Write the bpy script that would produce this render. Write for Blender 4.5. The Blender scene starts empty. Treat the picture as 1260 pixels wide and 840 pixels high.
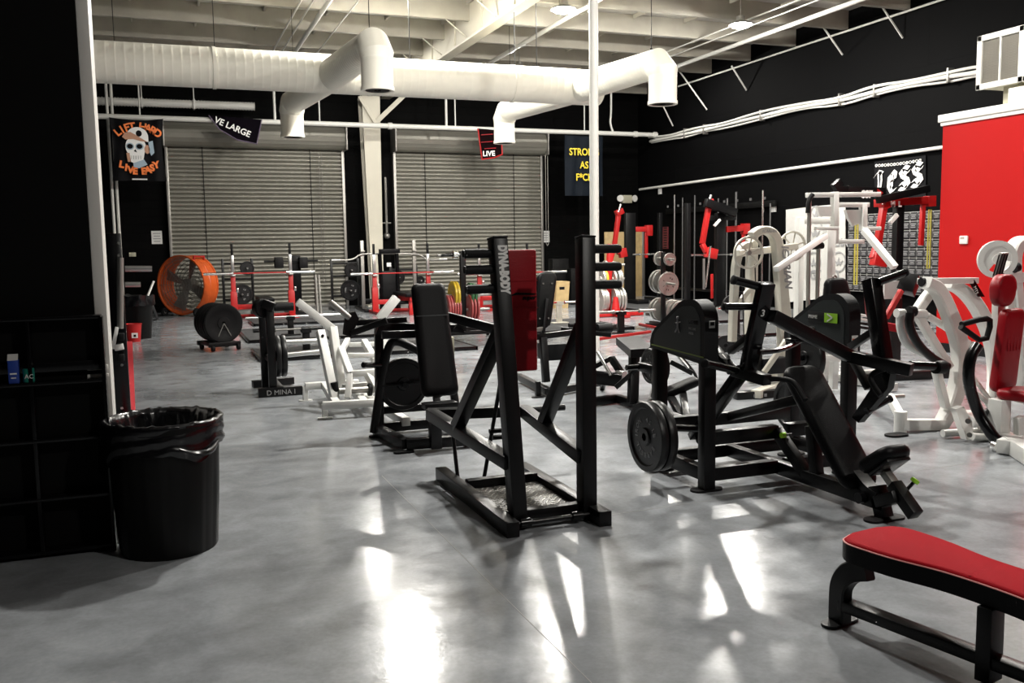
import bpy, bmesh, math, random
from mathutils import Vector, Matrix, noise
random.seed(7)
PI = math.pi
SC = bpy.context.scene
COL = SC.collection

# ------------------------------------------------------------------ camera
FPX, CAM_H = 1120.0, 1.55
YAW, PITCH, ROLL = math.radians(21), math.radians(6.0), math.radians(-0.85)
_f = Vector((math.sin(YAW)*math.cos(PITCH), math.cos(YAW)*math.cos(PITCH), -math.sin(PITCH)))
_r = Vector((math.cos(YAW), -math.sin(YAW), 0))
_u = _r.cross(_f)
CR = _r*math.cos(ROLL) + _u*math.sin(ROLL)
CU = -_r*math.sin(ROLL) + _u*math.cos(ROLL)
CC = Vector((0, 0, CAM_H))
cd = bpy.data.cameras.new('camera'); cam = bpy.data.objects.new('camera', cd); COL.objects.link(cam)
cd.sensor_width = 36; cd.lens = 36*FPX/1260; cd.clip_start = .05; cd.clip_end = 200
m = Matrix((( CR.x, CU.x, -_f.x, 0), (CR.y, CU.y, -_f.y, 0), (CR.z, CU.z, -_f.z, CAM_H), (0, 0, 0, 1)))
cam.matrix_world = m
SC.camera = cam
SC.view_settings.view_transform = 'Standard'; SC.view_settings.look = 'None'
SC.view_settings.gamma = 1; SC.view_settings.exposure = 0.55
SC.view_settings.use_curve_mapping = False

def _ray(px, py): return CR*(px-630) - CU*(py-420) + _f*FPX
def yy(px, py, Y): d = _ray(px, py); return CC + d*(Y/d.y)          # point at depth Y (room axis)
def xx(px, py, X): d = _ray(px, py); return CC + d*(X/d.x)          # point on the plane X
def zz(px, py, z=0.): d = _ray(px, py); return CC + d*((z-CAM_H)/d.z)  # point at height z
V = Vector
EX, EY, EZ = V((1, 0, 0)), V((0, 1, 0)), V((0, 0, 1))

# ------------------------------------------------------------------ materials
def mat(name, col, rough=.5, metal=0., bump=0., bscale=60., emit=None, estr=0., vary=0., vscale=8., coat=0., spec=.5):
    mt = bpy.data.materials.new(name); mt.use_nodes = True
    nt = mt.node_tree; b = nt.nodes['Principled BSDF']
    b.inputs['Base Color'].default_value = (*col, 1); b.inputs['Roughness'].default_value = rough
    b.inputs['Metallic'].default_value = metal; b.inputs['Coat Weight'].default_value = coat
    b.inputs['Specular IOR Level'].default_value = spec
    if emit: b.inputs['Emission Color'].default_value = (*emit, 1); b.inputs['Emission Strength'].default_value = estr
    geo = None
    if vary or bump:
        geo = nt.nodes.new('ShaderNodeTexCoord')
    if vary:
        n = nt.nodes.new('ShaderNodeTexNoise'); n.inputs['Scale'].default_value = vscale; n.inputs['Detail'].default_value = 5
        nt.links.new(geo.outputs['Object'], n.inputs['Vector'])
        r = nt.nodes.new('ShaderNodeMapRange'); r.inputs[1].default_value = .3; r.inputs[2].default_value = .7
        r.inputs[3].default_value = 1-vary; r.inputs[4].default_value = 1+vary
        nt.links.new(n.outputs[0], r.inputs[0])
        mx = nt.nodes.new('ShaderNodeVectorMath'); mx.operation = 'SCALE'; mx.inputs[0].default_value = col
        nt.links.new(r.outputs[0], mx.inputs['Scale']); nt.links.new(mx.outputs[0], b.inputs['Base Color'])
    if bump:
        n2 = nt.nodes.new('ShaderNodeTexNoise'); n2.inputs['Scale'].default_value = bscale; n2.inputs['Detail'].default_value = 3
        nt.links.new(geo.outputs['Object'], n2.inputs['Vector'])
        bp = nt.nodes.new('ShaderNodeBump'); bp.inputs['Strength'].default_value = bump; bp.inputs['Distance'].default_value = .004
        nt.links.new(n2.outputs[0], bp.inputs['Height']); nt.links.new(bp.outputs[0], b.inputs['Normal'])
    return mt

M = {}
M['black'] = mat('black_powder_coat', (.003, .003, .0034), .36, bump=.12, bscale=220, spec=.3)
M['blackgloss'] = mat('glossy_black_steel', (.0025, .0025, .003), .22, spec=.35)
M['blackmatte'] = mat('matte_black_paint', (.0025, .0025, .0025), .6, spec=.12)
M['vinyl'] = mat('black_vinyl', (.003, .003, .0036), .42, bump=.25, bscale=160, spec=.12)
M['rubber'] = mat('black_rubber', (.005, .005, .0056), .6, bump=.2, bscale=120, spec=.2)
M['mat'] = mat('speckled_rubber_mat', (.035, .036, .037), .7, vary=.3, vscale=40)
M['white'] = mat('white_powder_coat', (.72, .72, .69), .35, vary=.04)
M['cream'] = mat('cream_painted_steel', (.56, .535, .46), .35, vary=.05)
M['chrome'] = mat('chrome', (.82, .82, .80), .22, 1.0)
M['steel'] = mat('brushed_steel', (.5, .5, .49), .32, 1.0)
M['dullsteel'] = mat('dull_grey_steel', (.30, .29, .27), .42, .8)
M['red'] = mat('red_powder_coat', (.38, .007, .007), .45)
M['redvinyl'] = mat('red_vinyl', (.25, .003, .008), .42, bump=.25, bscale=140, spec=.2)
M['redpad'] = mat('bright_red_vinyl', (.32, .006, .012), .6, bump=.2, bscale=200, spec=.02)
M['piping'] = mat('pale_red_piping', (.75, .30, .28), .4)
M['orange'] = mat('orange_enamel', (.52, .085, .014), .4, vary=.08)
M['green'] = mat('lime_plastic', (.30, .62, .03), .35)
M['yellow'] = mat('yellow_urethane', (.60, .42, .03), .4)
M['dgreen'] = mat('green_urethane', (.03, .13, .05), .4)
M['pink'] = mat('faded_red_urethane', (.42, .08, .08), .38)
M['silver'] = mat('silver_painted_iron', (.46, .45, .42), .35, .75)
M['castiron'] = mat('cast_iron', (.006, .006, .0066), .38, 0., bump=.3, bscale=80, spec=.35)
M['letter'] = mat('white_lettering', (.78, .78, .76), .5)
M['greyletter'] = mat('grey_lettering', (.28, .28, .28), .5)
M['orangeletter'] = mat('orange_lettering', (.85, .20, .04), .5)
M['yellowletter'] = mat('yellow_lettering', (.85, .62, .03), .5)
M['banner'] = mat('dark_banner_cloth', (.003, .003, .004), .75, bump=.2, bscale=90, spec=.15)
M['navy'] = mat('navy_banner_cloth', (.005, .008, .013), .75, bump=.2, bscale=90, spec=.15)
M['poster'] = mat('white_vinyl_banner', (.5, .495, .47), .55, vary=.04)
M['duct'] = mat('cream_painted_duct', (.90, .875, .77), .45, 0., vary=.04, vscale=2)
M['pipe'] = mat('white_painted_pipe', (.60, .595, .56), .4)
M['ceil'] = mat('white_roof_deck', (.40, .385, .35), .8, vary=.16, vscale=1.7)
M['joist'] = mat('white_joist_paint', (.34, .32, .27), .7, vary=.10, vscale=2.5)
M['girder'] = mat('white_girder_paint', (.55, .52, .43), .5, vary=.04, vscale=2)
M['redwall'] = mat('red_wall_paint', (.38, .006, .006), .6, bump=.15, bscale=70, spec=.12)
M['trimwhite'] = mat('white_gloss_trim', (.72, .71, .67), .35)
M['shutter'] = mat('galvanised_slats', (.23, .222, .19), .42, .3, vary=.07, vscale=1.2)
M['darkgrey'] = mat('dark_grey_shroud', (.009, .010, .011), .5, spec=.2)
M['shroudin'] = mat('slate_inset_panel', (.022, .027, .028), .4, spec=.35)
M['bag'] = mat('thin_black_bin_liner', (.005, .005, .006), .22, spec=.6)
M['bin'] = mat('black_bin_plastic', (.0035, .0035, .0035), .45, spec=.2)
M['turf'] = mat('red_turf', (.50, .02, .03), .95, bump=1., bscale=300, vary=.25, vscale=60)
M['blue'] = mat('blue_carton', (.015, .05, .30), .45)
M['teal'] = mat('teal_tin', (.02, .25, .19), .3, .3)
M['wood'] = mat('tan_plywood', (.42, .30, .14), .6, vary=.15)
M['paper'] = mat('white_paper', (.62, .62, .60), .7)
M['beige'] = mat('beige_sheet_metal', (.42, .40, .30), .5)
M['grille'] = mat('dark_grille_slats', (.34, .32, .28), .5)
M['bandyellow'] = mat('yellow_resistance_band', (.45, .42, .07), .6)
M['dimbar'] = mat('dim_steel_bar', (.12, .12, .12), .5, .6)
M['wire'] = mat('grey_wire', (.30, .30, .29), .5)
M['lens'] = mat('lit_lamp_lens', (1, 1, 1), .3, emit=(1.0, .965, .90), estr=1250.)

def node_floor():
    mt = bpy.data.materials.new('polished_grey_concrete'); mt.use_nodes = True
    nt = mt.node_tree; b = nt.nodes['Principled BSDF']; L = nt.links
    g = nt.nodes.new('ShaderNodeTexCoord')
    mp = nt.nodes.new('ShaderNodeMapping'); mp.inputs['Scale'].default_value = (1, 1, 1); L.new(g.outputs['Object'], mp.inputs[0])
    def ns(scale, detail, dist=0., rough=.6):
        n = nt.nodes.new('ShaderNodeTexNoise'); n.inputs['Scale'].default_value = scale; n.inputs['Detail'].default_value = detail
        n.inputs['Distortion'].default_value = dist; n.inputs['Roughness'].default_value = rough; L.new(mp.outputs[0], n.inputs['Vector']); return n
    n1, n2, n3 = ns(.55, 6, .8), ns(3.5, 8, .4), ns(45, 4)
    def mr(n, a, b_, c, d):
        r = nt.nodes.new('ShaderNodeMapRange'); r.inputs[1].default_value = a; r.inputs[2].default_value = b_
        r.inputs[3].default_value = c; r.inputs[4].default_value = d; L.new(n.outputs[0], r.inputs[0]); return r
    a1, a2, a3 = mr(n1, .3, .7, .66, 1.3), mr(n2, .3, .7, .76, 1.2), mr(n3, .3, .7, .93, 1.07)
    m1 = nt.nodes.new('ShaderNodeMath'); m1.operation = 'MULTIPLY'; L.new(a1.outputs[0], m1.inputs[0]); L.new(a2.outputs[0], m1.inputs[1])
    m2 = nt.nodes.new('ShaderNodeMath'); m2.operation = 'MULTIPLY'; L.new(m1.outputs[0], m2.inputs[0]); L.new(a3.outputs[0], m2.inputs[1])
    # pale scuffs with shapes of their own
    n4 = ns(1.6, 10, 1.6, .75); sc = mr(n4, .68, .76, 0., .22)
    col = nt.nodes.new('ShaderNodeVectorMath'); col.operation = 'SCALE'; col.inputs[0].default_value = FLOOR_COL
    L.new(m2.outputs[0], col.inputs['Scale'])
    mix = nt.nodes.new('ShaderNodeMix'); mix.data_type = 'RGBA'; L.new(sc.outputs[0], mix.inputs[0]); L.new(col.outputs[0], mix.inputs[6])
    mix.inputs[7].default_value = (.26, .26, .25, 1); L.new(mix.outputs[2], b.inputs['Base Color'])
    rr = mr(n2, .3, .7, .13, .23); L.new(rr.outputs[0], b.inputs['Roughness'])
    b.inputs['Specular IOR Level'].default_value = .22
    bp = nt.nodes.new('ShaderNodeBump'); bp.inputs['Strength'].default_value = .10; bp.inputs['Distance'].default_value = .01
    n5 = ns(9, 3); L.new(n5.outputs[0], bp.inputs['Height']); L.new(bp.outputs[0], b.inputs['Normal'])
    return mt
FLOOR_COL = (.250, .264, .278)
M['floor'] = node_floor()

def node_block(name, col, rough=.55, bw=.4, bh=.2, axis='x'):
    mt = bpy.data.materials.new(name); mt.use_nodes = True
    nt = mt.node_tree; b = nt.nodes['Principled BSDF']; L = nt.links
    g = nt.nodes.new('ShaderNodeTexCoord'); s = nt.nodes.new('ShaderNodeSeparateXYZ'); c = nt.nodes.new('ShaderNodeCombineXYZ')
    L.new(g.outputs['Object'], s.inputs[0]); L.new(s.outputs[0 if axis == 'x' else 1], c.inputs[0]); L.new(s.outputs[2], c.inputs[1])
    br = nt.nodes.new('ShaderNodeTexBrick'); br.inputs['Scale'].default_value = 1; br.inputs['Brick Width'].default_value = bw
    br.inputs['Row Height'].default_value = bh; br.inputs['Mortar Size'].default_value = .008; L.new(c.outputs[0], br.inputs[0])
    bp = nt.nodes.new('ShaderNodeBump'); bp.inputs['Strength'].default_value = .6; bp.inputs['Distance'].default_value = .008; bp.invert = True
    L.new(br.outputs['Fac'], bp.inputs['Height']); L.new(bp.outputs[0], b.inputs['Normal'])
    b.inputs['Base Color'].default_value = (*col, 1); b.inputs['Roughness'].default_value = rough; b.inputs['Specular IOR Level'].default_value = .05
    return mt
M['wallback'] = node_block('black_painted_block', (.0013, .0013, .0013), .7)
M['wallright'] = node_block('black_painted_panel_wall', (.0015, .0015, .0017), .7, 3.0, 1.2, 'y')

# ------------------------------------------------------------------ mesh collector
class G:
    def __init__(s): s.v = []; s.f = []
    def add(s, vs, fs):
        o = len(s.v); s.v += [V(p) for p in vs]; s.f += [[i+o for i in f] for f in fs]; return s
    def obox(s, c, ax, dims, bev=0., seg=2):
        """oriented box: centre, three axes, full sizes, bevel"""
        bm = bmesh.new(); bmesh.ops.create_cube(bm, size=1)
        for v in bm.verts: v.co = V((v.co.x*dims[0], v.co.y*dims[1], v.co.z*dims[2]))
        if bev > 0: bmesh.ops.bevel(bm, geom=bm.edges[:], offset=min(bev, min(dims)*.49), segments=seg, affect='EDGES', profile=.5)
        bm.verts.index_update()
        c = V(c); ax = [V(a) for a in ax]
        s.add([c+ax[0]*v.co.x+ax[1]*v.co.y+ax[2]*v.co.z for v in bm.verts], [[v.index for v in f.verts] for f in bm.faces]); bm.free(); return s
    def box(s, a, b, bev=0., seg=2):
        a, b = V(a), V(b)
        return s.obox((a+b)/2, (EX, EY, EZ), (abs(b.x-a.x), abs(b.y-a.y), abs(b.z-a.z)), bev, seg)
    def beam(s, a, b, w=.06, h=None, up=EZ, bev=.004, ext=0.):
        a, b = V(a), V(b); d = b-a; L = d.length; d.normalize(); up = V(up)
        if abs(d.dot(up)) > .97: up = EY if abs(d.y) < .9 else EX
        sd = d.cross(up).normalized(); u = sd.cross(d).normalized()
        return s.obox((a+b)/2, (d, sd, u), (L+2*ext, w, h or w), bev)
    def path(s, pts, w=.06, h=None, up=EZ, bev=.004):
        for i in range(len(pts)-1): s.beam(pts[i], pts[i+1], w, h, up, bev, ext=w*.35)
        return s
    def tube(s, pts, r=.02, n=12, cap=True, smooth=0):
        pts = [V(p) for p in pts]
        for _ in range(smooth):
            q = [pts[0]]
            for i in range(len(pts)-1): q += [pts[i]*.75+pts[i+1]*.25, pts[i]*.25+pts[i+1]*.75]
            pts = q+[pts[-1]]
        rs = r if isinstance(r, (list, tuple)) else [r]*len(pts)
        if len(rs) != len(pts): rs = [rs[min(len(rs)-1, int(i*len(rs)/len(pts)))] for i in range(len(pts))]
        t = (pts[1]-pts[0]).normalized(); a = t.cross(EZ) if abs(t.z) < .9 else t.cross(EX); a.normalize()
        vs = []
        for i, p in enumerate(pts):
            if i == 0: t = (pts[1]-p)
            elif i == len(pts)-1: t = (p-pts[i-1])
            else: t = ((pts[i+1]-p).normalized()+(p-pts[i-1]).normalized())
            t.normalize(); a = (a-t*a.dot(t)).normalized(); bq = t.cross(a)
            k = 1.
            if 0 < i < len(pts)-1:
                cs = (p-pts[i-1]).normalized().dot(t); k = 1/max(cs, .6)
            for j in range(n):
                th = 2*PI*j/n; vs.append(p+(a*math.cos(th)+bq*math.sin(th))*rs[i]*(k if smooth == 0 else 1))
        fs = [[i*n+j, i*n+(j+1) % n, (i+1)*n+(j+1) % n, (i+1)*n+j] for i in range(len(pts)-1) for j in range(n)]
        if cap: fs += [list(range(n))[::-1], [(len(pts)-1)*n+j for j in range(n)]]
        return s.add(vs, fs)
    def cyl(s, a, b, r, n=16): return s.tube([a, b], r, n)
    def lathe(s, prof, c, axis=EZ, n=32, xdir=None, closed=False, a0=0., a1=2*PI):
        """profile of (axial, radius)"""
        c = V(c); ax = V(axis).normalized(); a = V(xdir) if xdir else (ax.cross(EZ) if abs(ax.z) < .9 else ax.cross(EX)); a = (a-ax*a.dot(ax)).normalized(); b = ax.cross(a)
        full = abs(a1-a0-2*PI) < 1e-4; m_ = n if full else n+1; vs = []
        for (h, r) in prof:
            for j in range(m_):
                th = a0+(a1-a0)*j/n; vs.append(c+ax*h+(a*math.cos(th)+b*math.sin(th))*max(r, 1e-5))
        fs = []
        for i in range(len(prof)-1+(1 if closed else 0)):
            i2 = (i+1) % len(prof)
            for j in range(n):
                j2 = (j+1) % m_; fs.append([i*m_+j, i*m_+j2, i2*m_+j2, i2*m_+j])
        return s.add(vs, fs)
    def prism(s, pts, d):
        """planar polygon extruded by the vector d"""
        pts = [V(p) for p in pts]; d = V(d); n = len(pts)
        return s.add(pts+[p+d for p in pts], [list(range(n))[::-1], [n+i for i in range(n)]]+[[i, (i+1) % n, n+(i+1) % n, n+i] for i in range(n)])
    def ball(s, c, r, sx=1, sy=1, sz=1, n=12):
        c = V(c); vs = []; fs = []
        for i in range(n+1):
            ph = PI*i/n
            for j in range(2*n):
                th = PI*j/n; vs.append(c+V((r*sx*math.sin(ph)*math.cos(th), r*sy*math.sin(ph)*math.sin(th), r*sz*math.cos(ph))))
        for i in range(n):
            for j in range(2*n): fs.append([i*2*n+j, (i+1)*2*n+j, (i+1)*2*n+(j+1) % (2*n), i*2*n+(j+1) % (2*n)])
        return s.add(vs, fs)
    def build(s, name, material, parent=None, angle=35):
        me = bpy.data.meshes.new(name)
        off = V((0, 0, 0)); r = parent
        while r is not None:
            off += r.location; r = r.parent
        me.from_pydata([p-off for p in s.v], [], s.f)
        me.materials.append(M[material] if isinstance(material, str) else material)
        bm = bmesh.new(); bm.from_mesh(me); bmesh.ops.remove_doubles(bm, verts=bm.verts, dist=1e-5)
        bmesh.ops.recalc_face_normals(bm, faces=bm.faces); bm.to_mesh(me); bm.free()
        me.shade_smooth(); me.set_sharp_from_angle(angle=math.radians(angle))
        o = bpy.data.objects.new(name, me); COL.objects.link(o)
        if parent: o.parent = parent
        return o

def thing(name, label, cat, loc, group=None):
    o = bpy.data.objects.new(name, None); o.empty_display_size = .1; COL.objects.link(o)
    o.location = V(loc); o['label'] = label; o['category'] = cat
    if group: o['group'] = group
    return o
def tag(o, label, cat, group=None):
    o['label'] = label; o['category'] = cat
    if group: o['group'] = group
    return o
def recentre(o):
    """put a single-mesh thing's origin at the bottom centre of its mesh"""
    me = o.data; xs = [v.co for v in me.vertices]
    c = V(((min(p.x for p in xs)+max(p.x for p in xs))/2, (min(p.y for p in xs)+max(p.y for p in xs))/2, min(p.z for p in xs)))
    for v in me.vertices: v.co -= c
    o.location = c; return o
def single(g, name, material, label, cat, group=None, angle=35):
    return tag(recentre(g.build(name, material, None, angle)), label, cat, group)
def struct(g, name, material, angle=35):
    o = g.build(name, material, None, angle); o['kind'] = 'structure'; return o

def text_geo(string, size, org, xd, yd, extr=.002, align='LEFT', bold=0., shear=0., sx=1.):
    cu = bpy.data.curves.new('t', 'FONT'); cu.body = string; cu.size = size; cu.extrude = extr; cu.align_x = align; cu.offset = bold; cu.shear = shear
    cu.resolution_u = 3
    ob = bpy.data.objects.new('t', cu); COL.objects.link(ob)
    dg = bpy.context.evaluated_depsgraph_get(); me = bpy.data.meshes.new_from_object(ob.evaluated_get(dg))
    xd, yd = V(xd).normalized(), V(yd).normalized(); nd = xd.cross(yd); org = V(org)
    g = G(); g.add([org+xd*v.co.x*sx+yd*v.co.y+nd*v.co.z for v in me.vertices], [list(p.vertices) for p in me.polygons])
    bpy.data.objects.remove(ob); bpy.data.curves.remove(cu); bpy.data.meshes.remove(me)
    return g
def text(name, string, size, org, xd, yd, material, parent, **k):
    return text_geo(string, size, org, xd, yd, **k).build(name, material, parent)

PLATE = lambda r, t: [(-t/2, .026), (-t/2, r*.24), (-t*.28, r*.27), (-t*.28, r*.80), (-t/2, r*.84), (-t/2, r*.985), (-t*.4, r), (t*.4, r), (t/2, r*.985), (t/2, r*.84), (t*.28, r*.80), (t*.28, r*.27), (t/2, r*.24), (t/2, .026)]
BUMPER = lambda r, t: [(-t/2, .026), (-t/2, r*.30), (-t*.38, r*.33), (-t*.38, r*.66), (-t*.46, r*.70), (-t*.46, r*.95), (-t*.32, r), (t*.32, r), (t*.46, r*.95), (t*.46, r*.70), (t*.38, r*.66), (t*.38, r*.33), (t/2, r*.30), (t/2, .026)]
def plate(c, axis, r, t, material, label, group=None, letters=None, kind=PLATE, name='weight_plate', lmat='greyletter', seg=40):
    """one weight plate; the letters are raised marks round its face"""
    c = V(c); ax = V(axis).normalized()
    root = thing(name, label, 'weight plate', c-EZ*r, group)
    G().lathe(kind(r, t), c, ax, seg, closed=True).build('disc', material, root)
    if letters:
        side = 1 if ax.dot(CC-c) > 0 else -1
        n = ax*side; a = n.cross(EZ).normalized()*-1; b = n.cross(a)
        if b.z < 0: b = -b
        a = b.cross(n)
        g = G()
        for k, (ch, th) in enumerate(letters):
            th = math.radians(th); rd = a*math.sin(th)+b*math.cos(th); td = a*math.cos(th)-b*math.sin(th)
            h = r*.20
            q = text_geo(ch, h, c+n*(t*.28+.001)+rd*(r*.45), td, rd, align='CENTER', extr=.002, bold=.001)
            g.add(q.v, q.f)
        g.build('raised_lettering', lmat, root)
    return root
def barbell(a, b, label, group=None, mid='steel', sleeve='chrome', r=.014, rs=.025, sl=.4, name='barbell'):
    a, b = V(a), V(b); d = (b-a).normalized(); L = (b-a).length; sl = min(sl, L*.3)
    root = thing(name, label, 'barbell', V(((a+b)/2).to_tuple()[:2]+(min(a.z, b.z)-rs,)), group)
    G().cyl(a+d*sl, b-d*sl, r).build('shaft', mid, root)
    for p, q in ((a, a+d*sl), (b-d*sl, b)):
        G().cyl(p, q, rs).build('sleeve', sleeve, root)
    for p in (a+d*sl, b-d*sl): G().cyl(p-d*.012, p+d*.012, rs*1.35).build('collar', sleeve, root)
    return root

def flatarch(name, pts, wd, dep, par, m_='cream', sm=2, up=EY):
    """bent flat section tube following pts; wd list or number = width across, dep = depth along up"""
    P_ = [V(p) for p in pts]; Wd = wd if isinstance(wd, list) else [wd]*len(P_)
    for _ in range(sm):
        q, qw = [P_[0]], [Wd[0]]
        for i in range(len(P_)-1): q += [P_[i]*.75+P_[i+1]*.25, P_[i]*.25+P_[i+1]*.75]; qw += [Wd[i]*.75+Wd[i+1]*.25, Wd[i]*.25+Wd[i+1]*.75]
        P_, Wd = q+[P_[-1]], qw+[Wd[-1]]
    vs = []
    for i, p in enumerate(P_):
        t = (P_[min(i+1, len(P_)-1)]-P_[max(i-1, 0)]).normalized(); u_ = (V(up)-t*V(up).dot(t)).normalized(); s_ = t.cross(u_)
        w = Wd[i]/2; d_ = dep/2; e = min(w, d_)*.25
        for (a_, b_) in ((-w, -d_+e), (-w+e, -d_), (w-e, -d_), (w, -d_+e), (w, d_-e), (w-e, d_), (-w+e, d_), (-w, d_-e)): vs.append(p+s_*a_+u_*b_)
    n = 8; fs = [[i*n+j, i*n+(j+1) % n, (i+1)*n+(j+1) % n, (i+1)*n+j] for i in range(len(P_)-1) for j in range(n)]+[list(range(n)), [(len(P_)-1)*n+j for j in range(n)]]
    return G().add(vs, fs).build(name, m_, par, 30)
# ================================================================== ROOM
YW, XW, ZC = 24.65, 13.62, 6.30
g = G().box((-8, -6, -.15), (XW+.3, YW+.3, 0)); floor_o = struct(g, 'floor', 'floor')
g = G()
for (p, q) in [((608, 722), (728, 840)), ((608, 722), (470, 585)), ((240, 444), (420, 436)), ((240, 487), (330, 480)), ((600, 655), (1260, 560))]:
    a, b = zz(*p), zz(*q); d = (b-a).normalized(); sd = d.cross(EZ)*.0016
    g.prism([a-sd+EZ*.0002, b-sd+EZ*.0002, b+sd+EZ*.0002, a+sd+EZ*.0002], EZ*.0006)
j = g.build('control_joint', mat('pale_joint_filler', (.30, .30, .28), .8), floor_o)
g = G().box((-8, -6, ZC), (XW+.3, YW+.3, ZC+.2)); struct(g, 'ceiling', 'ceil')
struct(G().box((-8, YW, 0), (XW+.3, YW+.25, ZC+.1)), 'wall_back', 'wallback')
struct(G().box((XW, -6, 0), (XW+.25, YW, ZC)), 'wall_right', 'wallright')
struct(G().box((-8.2, -6, 0), (-8, YW, ZC)), 'wall_left', 'wallback')
struct(G().box((-8, -6.2, 0), (XW, -6, ZC)), 'wall_front', 'wallback')

# near partition on the left with its white end post
XP = -.27
struct(G().box((-8, 5.16, 0), (XP-.06, 5.42, ZC)), 'wall_partition', 'blackmatte')
g = G().box((XP-.06, 5.17, 0), (XP, 5.45, 5.2), .006)
t1 = struct(g, 'trim_1', 'trimwhite')
# narrow glossy black strips on the post and its latch
G().box((XP-.045, 5.158, 0), (XP-.018, 5.17, 1.15)).build('strip', 'blackgloss', t1)
g = G(); a = yy(137, 451, 5.15)
g.box((XP-.11, 5.135, a.z-.012), (XP-.01, 5.155, a.z+.012), .003); g.box((XP-.11, 5.135, a.z-.05), (XP-.01, 5.155, a.z-.032), .003)
g.build('rail', 'trimwhite', t1)

# office box with the red side wall
XO = 10.1; YO = 9.72; ZO = 3.14
struct(G().box((XO, -6, 0), (XO+3.5, YO, ZO)), 'wall_office', 'redwall')
g = G().box((XO-.05, -6, ZO), (XO+3.5, YO+.05, ZO+.10), .01); g.box((XO-.025, -6, ZO-.05), (XO+.05, YO+.025, ZO), .006); struct(g, 'trim_2', 'trimwhite')
struct(G().box((XO-.015, -6, 0), (XO, YO+.01, .12)), 'baseboard_office', 'rubber')
g = G().box((XO+.05, 6.5, ZO+.10), (XO+1.2, 8.75, ZO+.30), .01); struct(g, 'trim_3', 'trimwhite')

# joists
first = None
for k in range(12):
    Y = 24.1-1.68*k
    if first is None:
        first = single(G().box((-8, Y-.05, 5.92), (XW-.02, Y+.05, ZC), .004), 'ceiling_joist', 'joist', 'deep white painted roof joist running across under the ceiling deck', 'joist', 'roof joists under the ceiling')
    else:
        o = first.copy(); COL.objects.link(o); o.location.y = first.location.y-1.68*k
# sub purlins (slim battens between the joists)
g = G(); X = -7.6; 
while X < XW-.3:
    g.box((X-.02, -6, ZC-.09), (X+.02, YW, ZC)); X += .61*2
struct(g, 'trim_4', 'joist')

# girder, column, braces
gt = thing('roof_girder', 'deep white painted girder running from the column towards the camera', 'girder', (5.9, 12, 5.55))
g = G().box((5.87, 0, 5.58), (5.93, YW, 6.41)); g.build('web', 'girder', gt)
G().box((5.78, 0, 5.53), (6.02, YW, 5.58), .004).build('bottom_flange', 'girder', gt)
g = G()
for k in range(8):
    Y = 23.3-1.68*k*1.0
    G().box((5.84, Y-.02, 5.58), (5.96, Y+.02, 6.4)).build('stiffener', 'girder', gt)
pass
for k in range(5):
    Y = 22.42-1.68*k
    G().beam((5.55-.25, Y, 6.0), (5.86, Y, 5.57), .05, .012).build('kicker_brace', 'girder', gt)
ct = thing('steel_column', 'white tapered steel column standing between the two roller doors', 'column', (5.28, 24.1, 0))
cx = yy(461, 250, 24.1).x
g = G(); hw0, hw1 = .15, .27
for (xa, xb) in ((-1, -.45), (.45, 1)):
    pass
g.prism([(cx-hw0, 24.0, 0), (cx+hw0, 24.0, 0), (cx+.20, 24.0, 5.5), (cx-.28, 24.0, 5.5)], (0, .03, 0))
g.build('front_flange', 'girder', ct)
g = G().prism([(cx-.01, 24.03, 0), (cx-.01, 24.3, 0), (cx-.01, 24.5, 5.5), (cx-.01, 24.03, 5.5)], (.02, 0, 0)); g.build('web', 'girder', ct)
g = G().prism([(cx-hw0, 24.3, 0), (cx+hw0, 24.3, 0), (cx+.20, 24.5, 5.5), (cx-.28, 24.5, 5.5)], (0, .03, 0)); g.build('rear_flange', 'girder', ct)
G().beam(yy(462, 151, 23.95), yy(507, 108, 23.95), .12, .02, EY).build('knee_brace', 'girder', ct)
G().beam(yy(462, 151, 23.93), yy(442, 118, 23.93), .09, .015, EY).build('knee_brace', 'girder', ct)
G().box((cx-.3, 23.9, 0), (cx+.3, 24.5, .03)).build('base_plate', 'girder', ct)

# white round post in the middle of the room
cpx = yy(731, 200, 12.0).x
g = G().cyl((cpx, 12, 0), (cpx, 12, 5.93), .066, 24); pt = single(g, 'round_post', 'pipe', 'slim round white post rising past the right end of the duct', 'post')
G().box((cpx-.13, 11.87, 0), (cpx+.13, 12.13, .02), .004).build('base_plate', 'pipe', None) if False else None

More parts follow.
